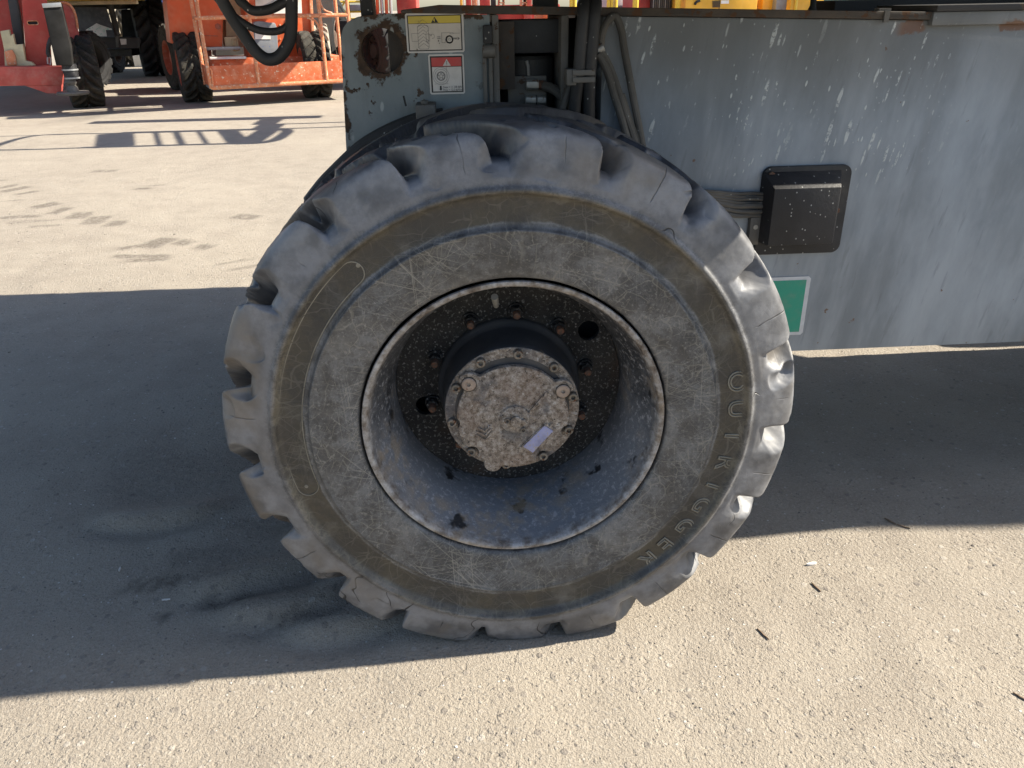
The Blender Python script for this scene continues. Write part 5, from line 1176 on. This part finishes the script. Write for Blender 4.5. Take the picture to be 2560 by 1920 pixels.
# ------------------------------------------------------------------ small things on the ground
def litter():
    def chip(px, py, ln, wd, ang, mat, lab, nm='wood_chip', cat='wood chip'):
        p = atz(px, py); m = MB(); d = Vector((math.cos(R(ang)), math.sin(R(ang)), 0)); n_ = Vector((-d.y, d.x, 0))
        vs = []; K = 7
        for k in range(K):
            t = k/(K-1); wv = wd*(.25+.75*math.sin(math.pi*(.08+.84*t)))*rng.uniform(.8, 1.1); c = Vector((p.x, p.y, gz(p.x, p.y)+.0015))+d*(t-.5)*ln+n_*rng.uniform(-.1, .1)*wd
            vs += [c-n_*wv/2, c+n_*wv/2, c+n_*wv*.35+Vector((0, 0, wd*.55)), c-n_*wv*.4+Vector((0, 0, wd*.45))]
        fs = [(0, 1, 2, 3), tuple((K-1)*4+i for i in (3, 2, 1, 0))]
        for k in range(K-1):
            for i in range(4): a = k*4+i; b = k*4+(i+1) % 4; fs.append((a, b, b+4, a+4))
        m.add(vs, fs); o = m.build(nm, M[mat], None, base=(p.x, p.y, 0)); tag(o, lab, cat, 'wood chips lying on the ground')
    chip(2040, 1470, .036, .0055, 105, 'chip', 'dark wood chip on the sunlit ground just right of the tyre, farther of two')
    chip(1907, 1588, .040, .005, 112, 'chip', 'dark wood chip on the sunlit ground near the tyre foot, nearer of two')
    chip(2225, 1305, .035, .006, 120, 'chip', 'thin wood splinter at the edge of the shade on the right')
    chip(2258, 1318, .035, .005, 140, 'chip', 'second thin splinter beside the shade edge on the right')
    chip(2028, 1413, .028, .009, 10, 's_white', 'white scrap of paper on the sunlit ground right of the tyre')
    chip(2550, 1745, .030, .005, 125, 'chip', 'wood splinter at the right border of the sunlit ground')
    chip(300, 1425, .018, .006, 100, 's_white', 'small white flake in the shade left of the tyre, upper one')
    chip(415, 1498, .020, .005, 5, 's_white', 'small white flake in the shade left of the tyre, lower one')
    # loose grit
    m = MB(); ico = bmesh.new(); bmesh.ops.create_icosphere(ico, subdivisions=1, radius=1); iv = [v.co.copy() for v in ico.verts]; iff = [tuple(v.index for v in f.verts) for f in ico.faces]; ico.free()
    for k in range(3600):
        px = rng.uniform(-40, 2600); py = 330+1650*rng.random()**.62
        p = atz(px, py)
        if p.y > 7: continue
        if abs(p.x) < .3 and -.02 < p.y < .5: continue
        s = rng.choice((.0011, .0013, .0016, .002, .0026))*rng.uniform(.7, 1.2)*(1+.22*max(0, p.y)); 
        if rng.random() < .012: s *= 2.0
        rot = Matrix.Rotation(rng.uniform(0, 6.3), 3, 'Z'); a, b, c = rng.uniform(.7, 1.3), rng.uniform(.6, 1.1), rng.uniform(.45, .8)
        m.add([rot @ Vector((v.x*a*s*rng.uniform(.8, 1.2), v.y*b*s*rng.uniform(.8, 1.2), v.z*c*s))+Vector((p.x, p.y, gz(p.x, p.y)+s*.12)) for v in iv], iff)
    me = bpy.data.meshes.new('grit'); me.from_pydata(m.v, [], m.f)
    for i in range(3): me.materials.append((M['pebble'], M['pebble_dark'], M['s_white'])[i])
    mi = np.zeros(len(m.f), np.int32); per = len(iff); r_ = nrg.random(len(m.f)//per)
    mi = np.repeat(np.where(r_ < .14, 1, np.where(r_ < .93, 0, 2)), per).astype(np.int32); me.polygons.foreach_set('material_index', mi)
    o = bpy.data.objects.new('grit', me); COL.objects.link(o); o['kind'] = 'stuff'; o['label'] = 'loose grit and small stones scattered on the yard'
M['pebble_dark'] = worn('dark_pebble', (.10, .092, .086), .9, (.1, .09, .08), .6, 40, .3)
litter()
